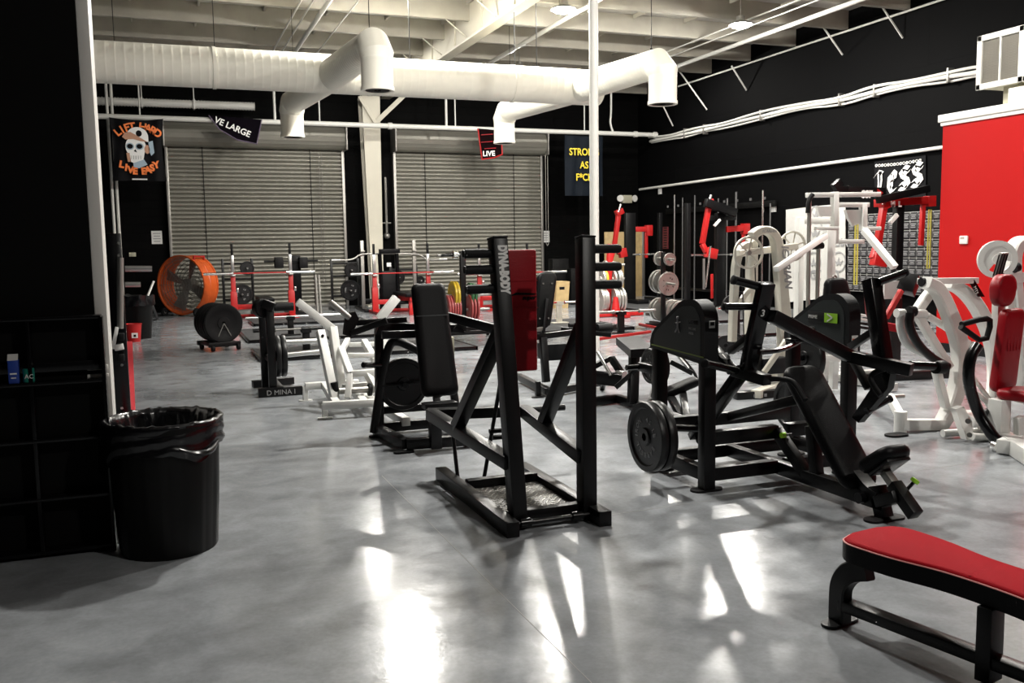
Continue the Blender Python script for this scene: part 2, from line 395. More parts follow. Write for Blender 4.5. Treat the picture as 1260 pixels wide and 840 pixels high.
# ------------------------------------------------------------------ roller doors
def roller_door(n, x0, x1, zh):
    YD = YW-.10
    g = G(); pitch = .105; prof = []
    nz = int(zh/pitch)
    vs = []; fs = []
    for k in range(nz+1):
        for (dz, dy) in ((0, .018), (.010, -.004), (.03, -.034), (.052, -.044), (.074, -.034), (.095, -.002)):
            z = k*pitch+dz+.02
            if z < zh+.1: vs += [V((x0, YD+dy, z)), V((x1, YD+dy, z))]
    for i in range(len(vs)//2-1): fs.append([2*i, 2*i+1, 2*i+3, 2*i+2])
    g.add(vs, fs); cur = g.build('door_'+str(n), 'shutter', None, 60); cur['kind'] = 'structure'
    # the coil hood, guides, bottom bar, chains
    h = G(); h.lathe([(0, .30), (x1-x0+.16, .30)], (x0-.08, YD-.14, zh+.27), EX, 18); h.build('coil', 'shutter', cur, 10)
    h = G()
    for xe in (x0-.10, x1+.06): h.box((xe, YD-.50, zh-.05), (xe+.04, YD+.1, zh+.6), .01)
    h.build('hood_bracket', 'dullsteel', cur)
    for xe in (x0-.07, x1): G().box((xe, YD-.09, 0), (xe+.07, YD+.1, zh+.05), .004).build('guide', 'dullsteel', cur)
    G().box((x0+.01, YD-.05, 0), (x1-.01, YD+.02, .07), .004).build('bottom_bar', 'dullsteel', cur)
    for xe in (x0+.82, x1-.82):
        c = G(); c.box((xe-.010, YD-.045, .05), (xe+.010, YD-.036, zh+.02)); c.build('slat_tie', 'rubber', cur)
    return cur
DZ = 4.15
d1 = roller_door(1, yy(212, 300, 24.55).x, yy(423, 300, 24.55).x, DZ)
d2 = roller_door(2, yy(489, 300, 24.55).x, yy(665, 300, 24.55).x, DZ)
# hoist chains hanging beside the doors
for (p, q, lb) in [((392, 188), (396, 345), 'thin hoist chain hanging in front of the left roller door'), ((671, 190), (672, 300), 'thin hoist chain hanging right of the right roller door')]:
    a, b = yy(*p, 24.25), yy(*q, 24.25); b = V((a.x, a.y, b.z)); g = G()
    g.tube([a, b], .008, 6); g.tube([a+EX*.07, b+EX*.07], .008, 6); g.tube([b, b+V((.035, 0, -.05)), b+EX*.07], .008, 6)
    single(g, 'hoist_chain', 'dullsteel', lb, 'chain')

# ------------------------------------------------------------------ main duct and branches
dt = thing('air_duct', 'large cream painted spiral air duct hung across the room with four branches', 'air duct', (3, 15, 4.0))
ZD = 4.33; RD = .305
prof = []; L0, L1 = -1.35, 7.45; x = 0
while x < L1-L0:
    prof += [(x, RD), (x+.10, RD), (x+.11, RD+.002), (x+.12, RD)]; x += .13
G().lathe([(0, .02)]+prof+[(L1-L0, RD), (L1-L0, .02)], (L0, 15, ZD), EX, 40).build('main_pipe', 'duct', dt, 50)
for X in (.9, 3.3, 5.8): G().lathe([(0, RD), (0, RD+.012), (.05, RD+.012), (.05, RD)], (X, 15, ZD), EX, 40).build('joint_band', 'duct', dt)
def branch(X0, X1, Y1, sgn, R=.215, zo=3.66):
    """a horizontal branch along the depth of the room that turns down through a gored elbow"""
    A, E_ = V((X0, 15, ZD-.03)), V((X1, Y1, ZD-.03)); d = (E_-A).normalized(); L = (E_-A).length
    pr = []; x = 0
    while x < L-.28: pr += [(x, R+.03-.03*x/L), (x+.065, R+.03-.03*x/L), (x+.072, R+.033-.03*x/L), (x+.08, R+.03-.03*x/L)]; x += .085
    b = G().lathe(pr+[(L-.20, R)], A, d, 36).build('branch', 'duct', dt, 50)
    e = G().tube([E_-d*.22, E_-d*.16, E_-EZ*.16, E_-EZ*.22], R, 36, cap=False); e.build('elbow', 'duct', b, 28)
    xo = E_-EZ*.20; zl = xo.z-zo-.05
    G().lathe([(0, R), (.02, R+.004), (.04, R), (zl, R), (zl, R+.012), (zl+.05, R+.012), (zl+.05, R-.03), (zl+.02, R-.035), (zl+.02, .03)], xo, -EZ, 36).build('outlet', 'duct', b, 30)
    G().lathe([(zl+.03, R-.05), (zl+.03, .05), (zl+.045, .05), (zl+.045, R-.05)], xo, -EZ, 30).build('damper', 'blackmatte', b)
    p = E_-d*.3; G().tube([(p.x, p.y, ZD+R-.04), (p.x, p.y, 5.95)], .006, 6).build('hanger_rod', 'rubber', b)
    G().lathe([(-.02, .001), (-.02, .02), (.03, .02), (.03, .001)], (p.x, p.y, ZD+R-.02), EZ, 10).build('rod_clamp', 'rubber', b)
for a4 in ((2.70, 2.87, 12.42, -1), (2.70, 2.48, 17.95, 1), (7.05, 7.29, 12.42, -1), (7.05, 6.79, 17.95, 1)): branch(*a4)
for px in (141, 264, 504, 633, 660):
    X = yy(px, 60, 15).x; G().tube([(X, 15, ZD+RD-.01), (X, 15, 5.95)], .007, 6).build('hanger_rod', 'rubber', dt)

# ------------------------------------------------------------------ sprinkler pipes
YS = 23.35
a, b = yy(118, 140, YS), yy(826, 165.5, YS); zs = yy(480, 155, YS).z
b = V((XW-.10, YS, zs)); a = V((-4.5, YS, zs))
st = thing('sprinkler_main', 'long white sprinkler pipe hung across the room in front of the back wall', 'pipe', (3, YS, zs))
G().tube([a, b], .062, 16).build('pipe', 'pipe', st)
for px in (480, 782, 806):
    X = yy(px, 155, YS).x; G().lathe([(-.05, .06), (-.05, .085), (.05, .085), (.05, .06)], (X, YS, zs), EX, 16).build('coupling', 'pipe', st)
for px in (172, 338, 393, 549, 560, 719):
    X = yy(px, 140, YS).x; G().tube([(X, YS, zs+.05), (X, YS, 5.95)], .032 if px in (338, 549) else .018, 10).build('drop_rod', 'pipe', st)
X = yy(752, 140, YS).x
G().tube([(X+.05, YS, zs+.05), (X-.04, YS, zs+.3), (X, YS, 5.2), (X, YS, 5.95)], .028, 10, smooth=2).build('drop_rod', 'pipe', st)
t = thing('sprinkler_riser', 'pair of white vertical pipes at the far left behind the skull banner', 'pipe', (yy(134, 140, 23.8).x, 23.8, 0))
for px in (131, 137): X = yy(px, 120, 23.8).x; G().tube([(X, 23.8, 0), (X, 23.8, 5.95)], .035, 10).build('pipe', 'pipe', t)
# flexible duct behind
a, b = yy(112, 124, 24.1), yy(312, 131, 24.1); n = 60; pts = [a.lerp(b, i/n)+V((0, 0, .03*math.sin(i*.9*PI/9))) for i in range(n+1)]
g = G(); prof = []; L = (b-a).length; k = 0.
while k < L: prof += [(k, .088), (k+.035, .108)]; k += .07
g.lathe([(0, .01)]+prof+[(L, .01)], a, (b-a), 20); fx = single(g, 'flexible_duct', 'pipe', 'grey corrugated flexible hose duct behind the main duct at top left', 'hose', angle=60)
for t_ in (.12, .32, .62): 
    p = a.lerp(b, t_); G().tube([p+EZ*.1, V((p.x, p.y, 5.95))], .02, 8).build('strap', 'pipe', fx) if False else None
g = G()
for t_ in (.30, .62):
    p = a.lerp(b, t_); g.box((p.x-.02, p.y-.125, p.z-.12), (p.x+.02, p.y+.125, p.z+.12)); g.box((p.x-.012, p.y-.012, p.z), (p.x+.012, p.y+.012, 5.95))
o = g.build('hanger_strap', 'pipe', None); o.data.transform(Matrix.Translation(-fx.location)); o.parent = fx

# pipes that run along the room under the joists
def runpipe(name, X, z0, z1, r, lb, y0=2., y1=24.4, hang=True):
    o = single(G().tube([(X, y0, z1), (X, y1, z0)], r, 12), name, 'pipe', lb, 'pipe')
runpipe('ceiling_pipe', 12.0, 5.82, 5.9, .045, 'white ceiling pipe just above the right hand lit lamp, thickest of the right group')
runpipe('ceiling_pipe', 7.5, 5.84, 5.9, .045, 'white ceiling pipe running diagonally beside the lamp left of the round post')
runpipe('ceiling_pipe', 3.0, 5.84, 5.9, .045, 'white ceiling pipe above the left branch of the duct, thickest of the left group')
runpipe('electrical_conduit', 2.55, 5.88, 5.9, .018, 'thin conduit on the ceiling, leftmost of the left group')
runpipe('electrical_conduit', 2.75, 5.88, 5.9, .018, 'thin conduit on the ceiling between the leftmost conduit and the thick left pipe')
runpipe('electrical_conduit', 11.0, 5.88, 5.9, .016, 'thin conduit passing over the right lamp, upper of two', y1=20)
runpipe('electrical_conduit', 11.35, 5.88, 5.9, .016, 'thin conduit passing under the right lamp, lower of two', y1=21)
runpipe('electrical_conduit', 3.5, 5.88, 5.9, .014, 'thin conduit right of the thick left ceiling pipe')
# wall line on the right
o = single(G().tube([(XW-.10, 2, 5.95), (XW-.10, 22.2, 5.83)], .022, 8), 'wall_conduit', 'pipe', 'thin straight white conduit high on the right wall just under the joists', 'pipe')
o = single(G().tube([(XW-.08, 8, 3.26), (XW-.08, 24.4, 3.17)], .035, 10), 'wall_pipe', 'pipe', 'straight white pipe on the black right wall above the chain lettered banner', 'pipe')
for (p, q, lb) in [((900, 81), (918.6, 111), 'second of the short white rods from the far end'), ((1008.6, 27), (1037, 67.7), 'third short white rod, right of the right lit lamp'), ((1080, 0), (1111, 47), 'nearest short white rod, at the top edge right'),
                   ((835, 86), (870, 135), 'short white rod just right of the right duct outlet'), ((811, 120), (828, 155), 'farthest short white rod, just under the right duct outlet')]:
    a = xx(*q, XW-.03); c = xx(*p, XW-.5)
    if c.z > ZC-.05: c = a+(c-a)*((ZC-.06-a.z)/(c.z-a.z))
    single(G().beam(a, c, .035, .02, EY, .002), 'brace_rod', 'pipe', lb+' slanting down to the right wall', 'rod')
pts = [(745, 187), (760, 183), (800, 174), (827, 168), (843, 165), (867, 160), (890, 154), (937, 143), (988, 131), (1034, 124), (1077, 113), (1120, 103), (1168, 94), (1203, 90), (1230, 84)]
w = [xx(px, py, XW-.12) for px, py in pts]; w = [p for p in w if p.y < YW-.05]
ct = thing('cable_run', 'wavy bundle of white conduits strapped along the upper right wall', 'cable bundle', (XW-.1, 18, 4.3))
for k, (dx, dz, r) in enumerate(((0, 0, .036), (-.03, .075, .028), (.03, -.06, .022), (0, .04, .014))):
    G().tube([p+V((dx*(1+.5*math.sin(i*1.7+k)), 0, dz*(1+.6*math.sin(i*2.3+k*2)))) for i, p in enumerate(w)], r, 10, smooth=2).build('conduit', 'pipe', ct)
for i in (2, 3, 5, 7, 8, 10, 12): G().box(w[i]+V((-.05, -.02, -.11)), w[i]+V((.10, .02, .15)), .004).build('bracket', 'dullsteel', ct)

# return air grille box above the office
vt = thing('return_air_box', 'white framed air grille box standing above the red wall', 'air vent', (XO+.4, 8.8, ZO+.1))
ya, yb = 9.20, 8.50; za, zb = 3.48, 4.17
G().box((XO+.03, yb, za+.02), (XO+.9, ya, zb), .01).build('box', 'beige', vt)
fr = G(); F = .075
for (y0, y1, z0, z1) in ((yb, ya, zb-F, zb), (yb, ya, za, za+F), (yb, yb+F, za, zb), (ya-F, ya, za, zb)): fr.box((XO-.01, y0, z0), (XO+.03, y1, z1), .008)
fr.box((XO, (ya+yb)/2-.012, za), (XO+.03, (ya+yb)/2+.012, zb)); fr.build('frame', 'trimwhite', vt)
sl = G(); z = za+F
while z < zb-F: sl.obox(((XO+.02), (ya+yb)/2, z), (EY, V((.7, 0, -.7)), V((.7, 0, .7))), (ya-yb-.1, .022, .003)); z += .02
sl.build('louvre', 'grille', vt)
G().box((XO+.2, yb+.1, ZO+.1), (XO+.7, ya-.25, za+.03)).build('stand', 'beige', vt)
a = xx(1187, 295, XO)
t = thing('thermostat', 'small white thermostat on the red wall', 'thermostat', (XO, a.y, a.z-.06))
G().box((XO-.03, a.y-.065, a.z-.055), (XO-.001, a.y+.065, a.z+.055), .01).build('case', 'trimwhite', t)
G().box((XO-.033, a.y-.02, a.z+.01), (XO-.029, a.y+.045, a.z+.04)).build('display', 'grille', t)

# ------------------------------------------------------------------ lamps
LAMPS = [(3.8, 15.2), (6.95, 15.3), (10.7, 15.3), (3.1, 7.8), (6.95, 7.8), (10.8, 7.8), (4.4, 20.4), (8.2, 20.6), (12.0, 20.4), (4.5, -1.5)]
VIS = {(6.95, 15.3): 'lit dome lamp hung from the ceiling left of the round post', (10.7, 15.3): 'brightly lit lamp hung from the ceiling at upper right'}
for (X, Y) in LAMPS:
    z = 5.72
    lt = thing('high_bay_lamp', VIS.get((X, Y), 'lit dome lamp hung from the ceiling in a row out of the picture'), 'ceiling lamp', (X, Y, z), 'high bay lamps' if (X, Y) not in VIS else None)
    k_ = .5 if Y > 18 else .8 if Y < 0 else .97 if Y < 10 else 1.2
    G().lathe([(0, .148*k_), (-.03, .134*k_), (-.055, .07*k_), (-.06, .01)], (X, Y, z), EZ, 24).build('lens', 'lens', lt)
    G().lathe([(0, .225), (.01, .225), (.05, .17), (.08, .09), (.16, .08), (.18, .03), (.18, .001)], (X, Y, z+.003), EZ, 24).build('housing', 'dullsteel', lt)
    G().tube([(X, Y, z+.18), (X, Y, ZC)], .012, 8).build('hanging_rod', 'dullsteel', lt)
# ================================================================== cubby shelf
YC = 5.05
zt = yy(60, 392, YC).z
ct = thing('cubby_shelf', 'black cubby shelf unit against the black partition behind the bin', 'shelf', (-1.1, YC+.05, 0))
xr = yy(134, 560, YC).x; x0 = -1.85; th = .018
xs = [xr, yy(44, 560, YC).x]; cw = xs[0]-xs[1]
while xs[-1]-cw > x0: xs.append(xs[-1]-cw)
zs_ = [0.03, yy(90, 612, YC).z, yy(90, 540, YC).z, yy(90, 470, YC).z, zt]
D = .10
g = G()
for x in (xs[0], xs[-1]-th): g.box((x-th/2, YC, 0), (x+th/2, YC+D, zt), .002)
g.build('side_panel', 'blackmatte', ct) if False else None
for x in (xs[0], xs[-1]): G().box((x-th/2, YC, 0), (x+th/2, YC+D, zt), .002).build('side_panel', 'blackgloss', ct)
for x in xs[1:-1]: G().box((x-th/2, YC+.005, .03), (x+th/2, YC+D, zt-.01), .002).build('divider', 'blackgloss', ct)
for z in zs_: G().box((xs[-1], YC+.003, z-th/2), (xs[0], YC+D, z+th/2), .002).build('shelf_board', 'blackgloss', ct)
G().box((xs[-1], YC+D, 0), (xs[0], YC+D+.006, zt)).build('back_panel', 'blackmatte', ct)
G().box((xs[-1], YC+.06, zs_[3]+.05), (xs[0], YC+.075, zs_[3]+.10), .003).build('rail', 'blackgloss', ct)
zsh = zs_[3]+th/2
a, b = yy(11, 466, YC+.03), yy(24, 466, YC+.03); top = yy(17, 443, YC+.03).z
t = thing('carton', 'small blue carton with white cap standing in the cubby shelf', 'box', ((a.x+b.x)/2, YC+.03, zsh))
G().box((a.x, YC+.015, zsh), (b.x, YC+.06, top), .002).build('carton_body', 'blue', t)
G().prism([(a.x, YC+.015, top), (b.x, YC+.015, top), (b.x, YC+.037, top+.03), (a.x, YC+.037, top+.03)], (0, .004, 0)).build('white_gable', 'paper', t)
G().box((a.x+.008, YC+.012, zsh+.045), (b.x-.008, YC+.0145, zsh+.052)).build('printed_line', 'letter', t)
G().box((a.x+.012, YC+.012, zsh+.025), (b.x-.012, YC+.0145, zsh+.030)).build('printed_line', 'letter', t)
c = yy(35, 458, YC+.03)
t = thing('drink_tin', 'small teal tin standing beside the blue carton in the cubby shelf', 'tin', (c.x, YC+.035, zsh))
G().lathe([(0, .001), (0, .024), (.004, .027), (.065, .027), (.07, .024), (.07, .001)], (c.x, YC+.035, zsh), EZ, 24).build('can', 'teal', t)
text('letters', 'AC', .03, (c.x-.016, YC+.006, zsh+.022), EX, EZ, 'letter', t)

# ================================================================== rubbish bin
bc = zz(209, 672, 0); zb = .675; R0, R1 = .245, .285
bt = thing('rubbish_bin', 'large round black rubbish bin with a crumpled liner beside the cubby shelf', 'bin', (bc.x, bc.y, 0))
g = G(); n = 96; vs = []; prof = [(0, R0*.97), (.012, R0), (.3, R0+(R1-R0)*.45), (.56, R1-.012), (.57, R1+.004), (.60, R1+.004), (.605, R1), (zb-.03, R1+.004), (zb-.03, R1+.014), (zb, R1+.014), (zb, R1-.012), (.05, R0-.012)]
for (h, r) in prof:
    for j in range(n):
        th = 2*PI*j/n; rr = r
        if .01 < h < .555 and r > R0-.005: rr = r-(.007 if (j//6) % 2 == 0 else 0)
        vs.append(bc+V((math.cos(th)*rr, math.sin(th)*rr, h)))
g.add(vs, [[i*n+j, i*n+(j+1) % n, (i+1)*n+(j+1) % n, (i+1)*n+j] for i in range(len(prof)-1) for j in range(n)]+[[j for j in range(n)]])
g.build('bin_body', 'bin', bt, 30)
# the liner: folded over the rim, hanging unevenly, sagging inside
n, rows = 180, 26; vs = []
def lin(u, th):
    nz = lambda s, k: noise.noise(V((math.cos(th)*s, math.sin(th)*s, k)))
    drop = .125+.03*nz(1.5, 3)+.010*nz(5, 9)
    # angle seen from camera: left side droops further, a knot hangs at the right
    d = math.degrees(th) % 360
    drop += .12*math.exp(-((d-205)/14)**2) + .05*math.exp(-((d-307)/13)**2)
    if u < .5:       # outside, from hem up to the rim
        k = u/.5; h = zb-drop*(1-k)+.004; r = R1+.014+.004*(1-k)+(.006*nz(4, 2+k*1.5)+.003*nz(14, 5+k*5)+.005*math.sin(k*14+3*math.sin(th*2)))*(1-k*.5)
        r += .022*math.exp(-((d-205)/18)**2)*(1-k)*1.2
        r -= max(0, .55-k)*(R1-R0)*.12
    elif u < .6:
        k = (u-.5)/.1; h = zb+.010+.012*math.sin(PI*k)+.014*max(0, nz(9, 1)); r = R1+.017-k*.035
    else:
        k = (u-.6)/.4; h = zb+.006-k*.34+.03*nz(8, k*3)*math.sin(PI*min(1, k*2)); r = (R1-.020)*(1-.30*k*k)+(.030*nz(5, 4+k*2)+.018*nz(17, k*4))*min(1, k*4)
    return bc+V((math.cos(th)*r, math.sin(th)*r, h))
for i in range(rows+1):
    for j in range(n): vs.append(lin(i/rows, 2*PI*j/n))
g = G().add(vs, [[i*n+j, i*n+(j+1) % n, (i+1)*n+(j+1) % n, (i+1)*n+j] for i in range(rows) for j in range(n)])
ln = g.build('bin_liner', 'bag', bt, 70)
g = G(); th = math.radians(307)
for k, (dt_, dz) in enumerate(((-.2, -.06), (-.1, -.085), (0, -.095), (.1, -.08), (.2, -.05))): pass
pts = [bc+V((math.cos(th+a)*(R1+.03+.012*math.cos(a*8)), math.sin(th+a)*(R1+.03+.012*math.cos(a*8)), zb-.085-.05*math.cos(a*3.2))) for a in [i*.06-.42 for i in range(15)]]
g.tube(pts, [.004+.012*math.sin(PI*i/14) for i in range(15)], 8); g.build('knotted_end', 'bag', ln)

# ================================================================== floor level red bench in the foreground
bn = thing('flat_bench', 'low flat bench with a bright red pad and black frame at bottom right', 'bench', zz(1110, 800, 0))
zt = .366
cx0 = zz(1060, 662, zt); ax = V((.085, -.62, 0)).normalized(); sx = ax.cross(EZ)*-1     # sx points to +X
if sx.x < 0: sx = -sx
org = zz(1042, 660, zt); c0 = V((2.655, 2.90, zt))
L = 1.14
def halfw(t):
    # wide head, waist, wide foot end
    w = .178-.058*(1/(1+math.exp(-(t-.36)/.06)))+.058*(1/(1+math.exp(-(t-.86)/.06)))
    return w
def outline(inset):
    pts = []; N = 48; r = .10
    for i in range(N+1):
        t = i/N*L; w = halfw(t)-inset; e = 0
        if t < r: w -= r-math.sqrt(max(0, r*r-(r-t)**2))
        if t > L-r: w -= r-math.sqrt(max(0, r*r-(t-(L-r))**2))
        pts.append((max(inset, 0)+t*(1-2*max(inset, 0)/L), w))
    return pts
def slab(z0, z1, inset=0., rnd=0.):
    o = outline(inset); g = G(); rows = [(z0, 0), (z1-rnd, 0)]+([(z1-rnd*.6, rnd*.12), (z1-rnd*.2, rnd*.45), (z1, rnd*1.1)] if rnd else [(z1, 0)])
    if not rnd: rows = rows[:1]+rows[2:]
    vs = []; n = 2*len(o)
    for z, ins in rows:
        q = [(t+(ins if t < L/2 else -ins), w-ins) for t, w in o]
        ring = [c0+ax*t+sx*w for t, w in q]+[c0+ax*t-sx*w for t, w in q[::-1]]
        vs += [V((p.x, p.y, z)) for p in ring]
    fs = [[i*n+j, i*n+(j+1) % n, (i+1)*n+(j+1) % n, (i+1)*n+j] for i in range(len(rows)-1) for j in range(n)]
    fs += [list(range(n)), [(len(rows)-1)*n+j for j in range(n)][::-1]]
    return g.add(vs, fs)
slab(zt-.085, zt-.014, -.004).build('black_pad_side', 'vinyl', bn, 50)
tp = slab(zt-.020, zt, 0., .016).build('red_pad_top', 'redpad', bn, 70)
o = outline(0.); ring = [c0+ax*t+sx*(w+.001) for t, w in o]+[c0+ax*t-sx*(w+.001) for t, w in o[::-1]]
ring = [V((p.x, p.y, zt-.014)) for p in ring]; G().tube(ring+[ring[0]], .0035, 6).build('piping', 'piping', tp)
slab(zt-.10, zt-.085, .05).build('base_board', 'black', bn)
f0 = V((2.515, 2.865, 0)); f1 = V((2.63, 2.30, 0))
fx = (f1-f0).normalized(); fs_ = fx.cross(EZ)*-1
fs_ = fs_ if fs_.x > 0 else -fs_
# curved front leg
flatarch('curved_leg', [f0+EZ*.012, f0+EZ*.10, f0+EZ*.17+fx*.003, f0+EZ*.235+fx*.05, f0+EZ*.262+fx*.13], .085, .055, bn, 'black', 3, EX)
f1b = f0+fx*.62
G().beam(f0+fx*.62+EZ*.012, f0+fx*.62+EZ*(zt-.085), .085, .055, fx, .004).build('rear_leg', 'black', bn)
G().beam(f0+fx*.01+EZ*.085, f0+fx*.95+EZ*.085, .065, .045, EZ, .005).build('lower_rail', 'black', bn)
def footplate(g, c, dx, L_, W_, t=.008):
    pts = []; sd = EZ.cross(dx)
    for s in (1, -1):
        for i in range(9):
            a_ = -PI/2+PI*i/8; pts.append(c+dx*s*(L_/2-W_/2+W_/2*math.cos(a_))+sd*s*(W_/2*math.sin(a_)))
    return g.prism(pts, EZ*t)
footplate(G(), f0, fs_, .19, .075, .012).build('foot_plate', 'black', bn)
footplate(G(), f0+fx*.95, fs_, .30, .075, .012).build('foot_plate', 'black', bn)
G().beam(f0+fx*.95+EZ*.012, f0+fx*.95+EZ*(zt-.10), .06, .05, fx, .004).build('far_leg', 'black', bn)

# ================================================================== belt-squat style frame in the centre
dn = thing('standing_press_frame', 'black welded press frame with tread plate foot deck and white lettering on its left upright', 'gym machine', (1.97, 5.1, 0))
RH = .085
G().box((1.648, 4.41, 0), (1.722, 5.76, RH), .004).build('floor_rail', 'black', dn)
G().box((2.185, 4.39, 0), (2.262, 5.66, RH), .004).build('floor_rail', 'black', dn)
ulb, urb = V((1.775, 4.57, .02)), V((2.195, 4.57, .02))
ult, urt = yy(612, 294, 4.74), yy(720, 293, 4.74)
ul = G().beam(ulb, ult, .085, .10, EY, .005).build('upright', 'black', dn)
ur = G().beam(urb, urt, .085, .10, EY, .005).build('upright', 'black', dn)
for (p, q, nm) in ((ulb, ult, ul), (urb, urt, ur)):
    dd = (q-p).normalized(); G().beam(q, q+dd*.012, .088, .104, EY, .003).build('end_cap', 'rubber', nm)
# vertical lettering on the left upright
dd = (ult-ulb).normalized(); nrm = dd.cross(EX).normalized(); nrm = nrm if nrm.y < 0 else -nrm
o_ = ult-dd*.035+nrm*.0515+EX*(-.016)
text('lettering', 'DYNA-BODY', .068, o_-dd*.005, -dd, EX, 'letter', ul, extr=.0012, bold=.0048, sx=.66)
# plate pegs
for k, (py) in enumerate((312, 332, 356)):
    z = yy(585, py, 4.7).z; r = (z-ulb.z)/(ult.z-ulb.z); p = ulb.lerp(ult, r)
    e = G().cyl(p-EX*.04, p-EX*.205, .021, 16).build('peg', 'black', ul); G().cyl(p-EX*.05, p-EX*.195, .026, 16).build('sleeve', 'rubber', e)
for k, (py) in enumerate((306, 328, 350)):
    z = yy(748, py, 4.7).z; r = (z-urb.z)/(urt.z-urb.z); p = urb.lerp(urt, r)
    e = G().cyl(p+EX*.04, p+EX*.225, .021, 16).build('peg', 'black', ur); G().cyl(p+EX*.05, p+EX*.215, .026, 16).build('sleeve', 'rubber', e)
# rising side arms, splayed towards the back
al0, al1 = V((1.745, 4.60, .36)), zz(530, 509, .43)
ar0, ar1 = V((2.19, 4.60, .35)), zz(645, 505, .43)
G().beam(al0, al1, .075, .075, EZ, .004).build('side_arm', 'black', dn); G().beam(ar0, ar1, .075, .075, EZ, .004).build('side_arm', 'black', dn)
G().beam(al1-EX*.02, ar1+EX*.02, .09, .07, EZ, .004).build('rear_crossbeam', 'black', dn)
G().cyl(ar1, ar1+EX*.30, .022, 14).build('bar_stub', 'black', dn)
p = al0.lerp(al1, .62); q = ulb.lerp(ult, .68); G().beam(p+EZ*.02, q+EY*.04, .07, .075, EX, .004).build('diagonal_brace', 'black', dn)
p = ar0.lerp(ar1, .62); q = urb.lerp(urt, .68); G().beam(p+EZ*.02, q+EY*.04, .07, .075, EX, .004).build('diagonal_brace', 'black', dn)
# foot deck
pl = G().box((1.722, 4.63, .035), (2.185, 5.28, .048), .002).build('tread_deck', mat('worn_tread_steel', (.055, .052, .045), .45, .4), dn)
g = G(); i = 0; y = 4.66
while y < 5.26:
    x = 1.745+(.02 if i % 2 else 0)
    while x < 2.17:
        s = 1 if (int((x-1.7)/.04)+i) % 2 else -1
        g.obox((x, y, .049), (V((.707, .707*s, 0)), V((-.707*s, .707, 0)), EZ), (.026, .007, .004)); x += .04
    y += .028; i += 1
g.build('raised_treads', 'dullsteel', pl)
G().box((1.722, 4.57, .03), (2.185, 4.63, .09), .004).build('front_crossbar', 'black', dn)
G().box((1.722, 5.28, .03), (2.19, 5.34, .10), .004).build('rear_crossbar', 'black', dn)
G().cyl((1.74, 4.50, .045), (2.19, 4.50, .045), .014, 12).build('pivot_rod', 'blackgloss', dn)
for x in (1.79, 2.10): G().cyl((x-.03, 4.50, .045), (x+.03, 4.50, .045), .026, 14).build('pivot_collar', 'blackgloss', dn)
# post, floor bar and thin pull rods under the pad
zb0 = yy(560, 590, 5.5)
G().cyl((1.70, 5.50, .035), (2.10, 5.50, .035), .016, 12).build('floor_bar', 'black', dn)
G().beam((2.06, 5.36, .05), (2.06, 5.40, .78), .045, .045, EX).build('pad_post', 'black', dn)
G().cyl((1.725, 5.50, .035), V((1.725, 5.62, .42)), .013, 10).build('pull_rod', 'black', dn)
G().cyl((1.90, 5.50, .035), V((2.02, 5.42, .80)), .013, 10).build('pull_rod', 'black', dn)
G().cyl((1.93, 5.40, .33), (2.12, 5.40, .33), .016, 10).build('foot_peg', 'black', dn); G().cyl((1.93, 5.46, .36), (2.12, 5.46, .36), .016, 10).build('foot_peg', 'black', dn)
rp = G().box((1.945, 5.26, .765), (2.192, 5.345, 1.525), .012, 3).build('pad', 'redvinyl', dn); rp['label'] = 'tall dark red pad'
for z in (1.33, 1.16): G().box((1.94, 5.256, z), (2.196, 5.262, z+.004)).build('seam', 'redvinyl', rp)
G().prism([(1.99, 5.256, 1.235), (2.05, 5.256, 1.262), (2.19, 5.256, 1.252), (2.17, 5.256, 1.243), (2.05, 5.256, 1.246)], (0, .003, 0)).build('logo_swoosh', 'blackmatte', rp); text('logo_mark', 'super', .040, (2.09, 5.257, 1.215), EX, EZ, 'blackmatte', rp, shear=.3, bold=.001)
# ================================================================== plate loaded incline press (two shrouded towers)
pm = thing('incline_press_machine', 'black plate loaded incline press with two rounded shroud towers and a black adjustable bench', 'gym machine', (3.7, 4.7, 0))
def tower(X0, X1, sign_text):
    """rounded shroud bridging two legs, seen from the side"""
    yn, yf = 4.76, 5.42
    n = G().beam(((X0+X1)/2, yn+.04, .012), ((X0+X1)/2, yn+.04, .95), X1-X0-.006, .075, EY).build('tower_leg', 'black', pm)
    f = G().beam(((X0+X1)/2, yf-.04, .012), ((X0+X1)/2, yf-.04, .93), X1-X0-.006, .075, EY).build('tower_leg', 'black', pm)
    for l, y in ((n, yn+.04), (f, yf-.04)): footplate(G(), V(((X0+X1)/2, y, 0)), EX, .22, .10, .012).build('foot', 'rubber', l)
    R = .14; zt = 1.20; pts = []
    zb = .80
    pts += [(yn-.005, zb)]
    for i in range(9): a = PI/2*i/8; pts.append((yn-.005+R-R*math.cos(a), zt-R+R*math.sin(a)))
    pts += [(yn+.24, zt-.008), (yn+.30, zt-.03)]
    pts += [(yf-.06, .985), (yf-.015, .945), (yf+.005, .89), (yf+.005, zb+.05)]
    g = G(); g.prism([(X0-.004, y, z) for y, z in pts], (X1-X0+.008, 0, 0)); sh = g.build('shroud', 'darkgrey', pm, 25)
    cy, cz = (yn+yf)/2, .95
    ins = [(cy+(y-cy)*.86, cz+(z-cz)*.83) for y, z in pts]
    for X, d in ((X0-.006, -1),): G().prism([(X, y, z) for y, z in ins], (.002, 0, 0)).build('inset_panel', 'shroudin', sh)
    return sh
s1 = tower(3.095, 3.185, 1); s2 = tower(4.20, 4.285, 2)
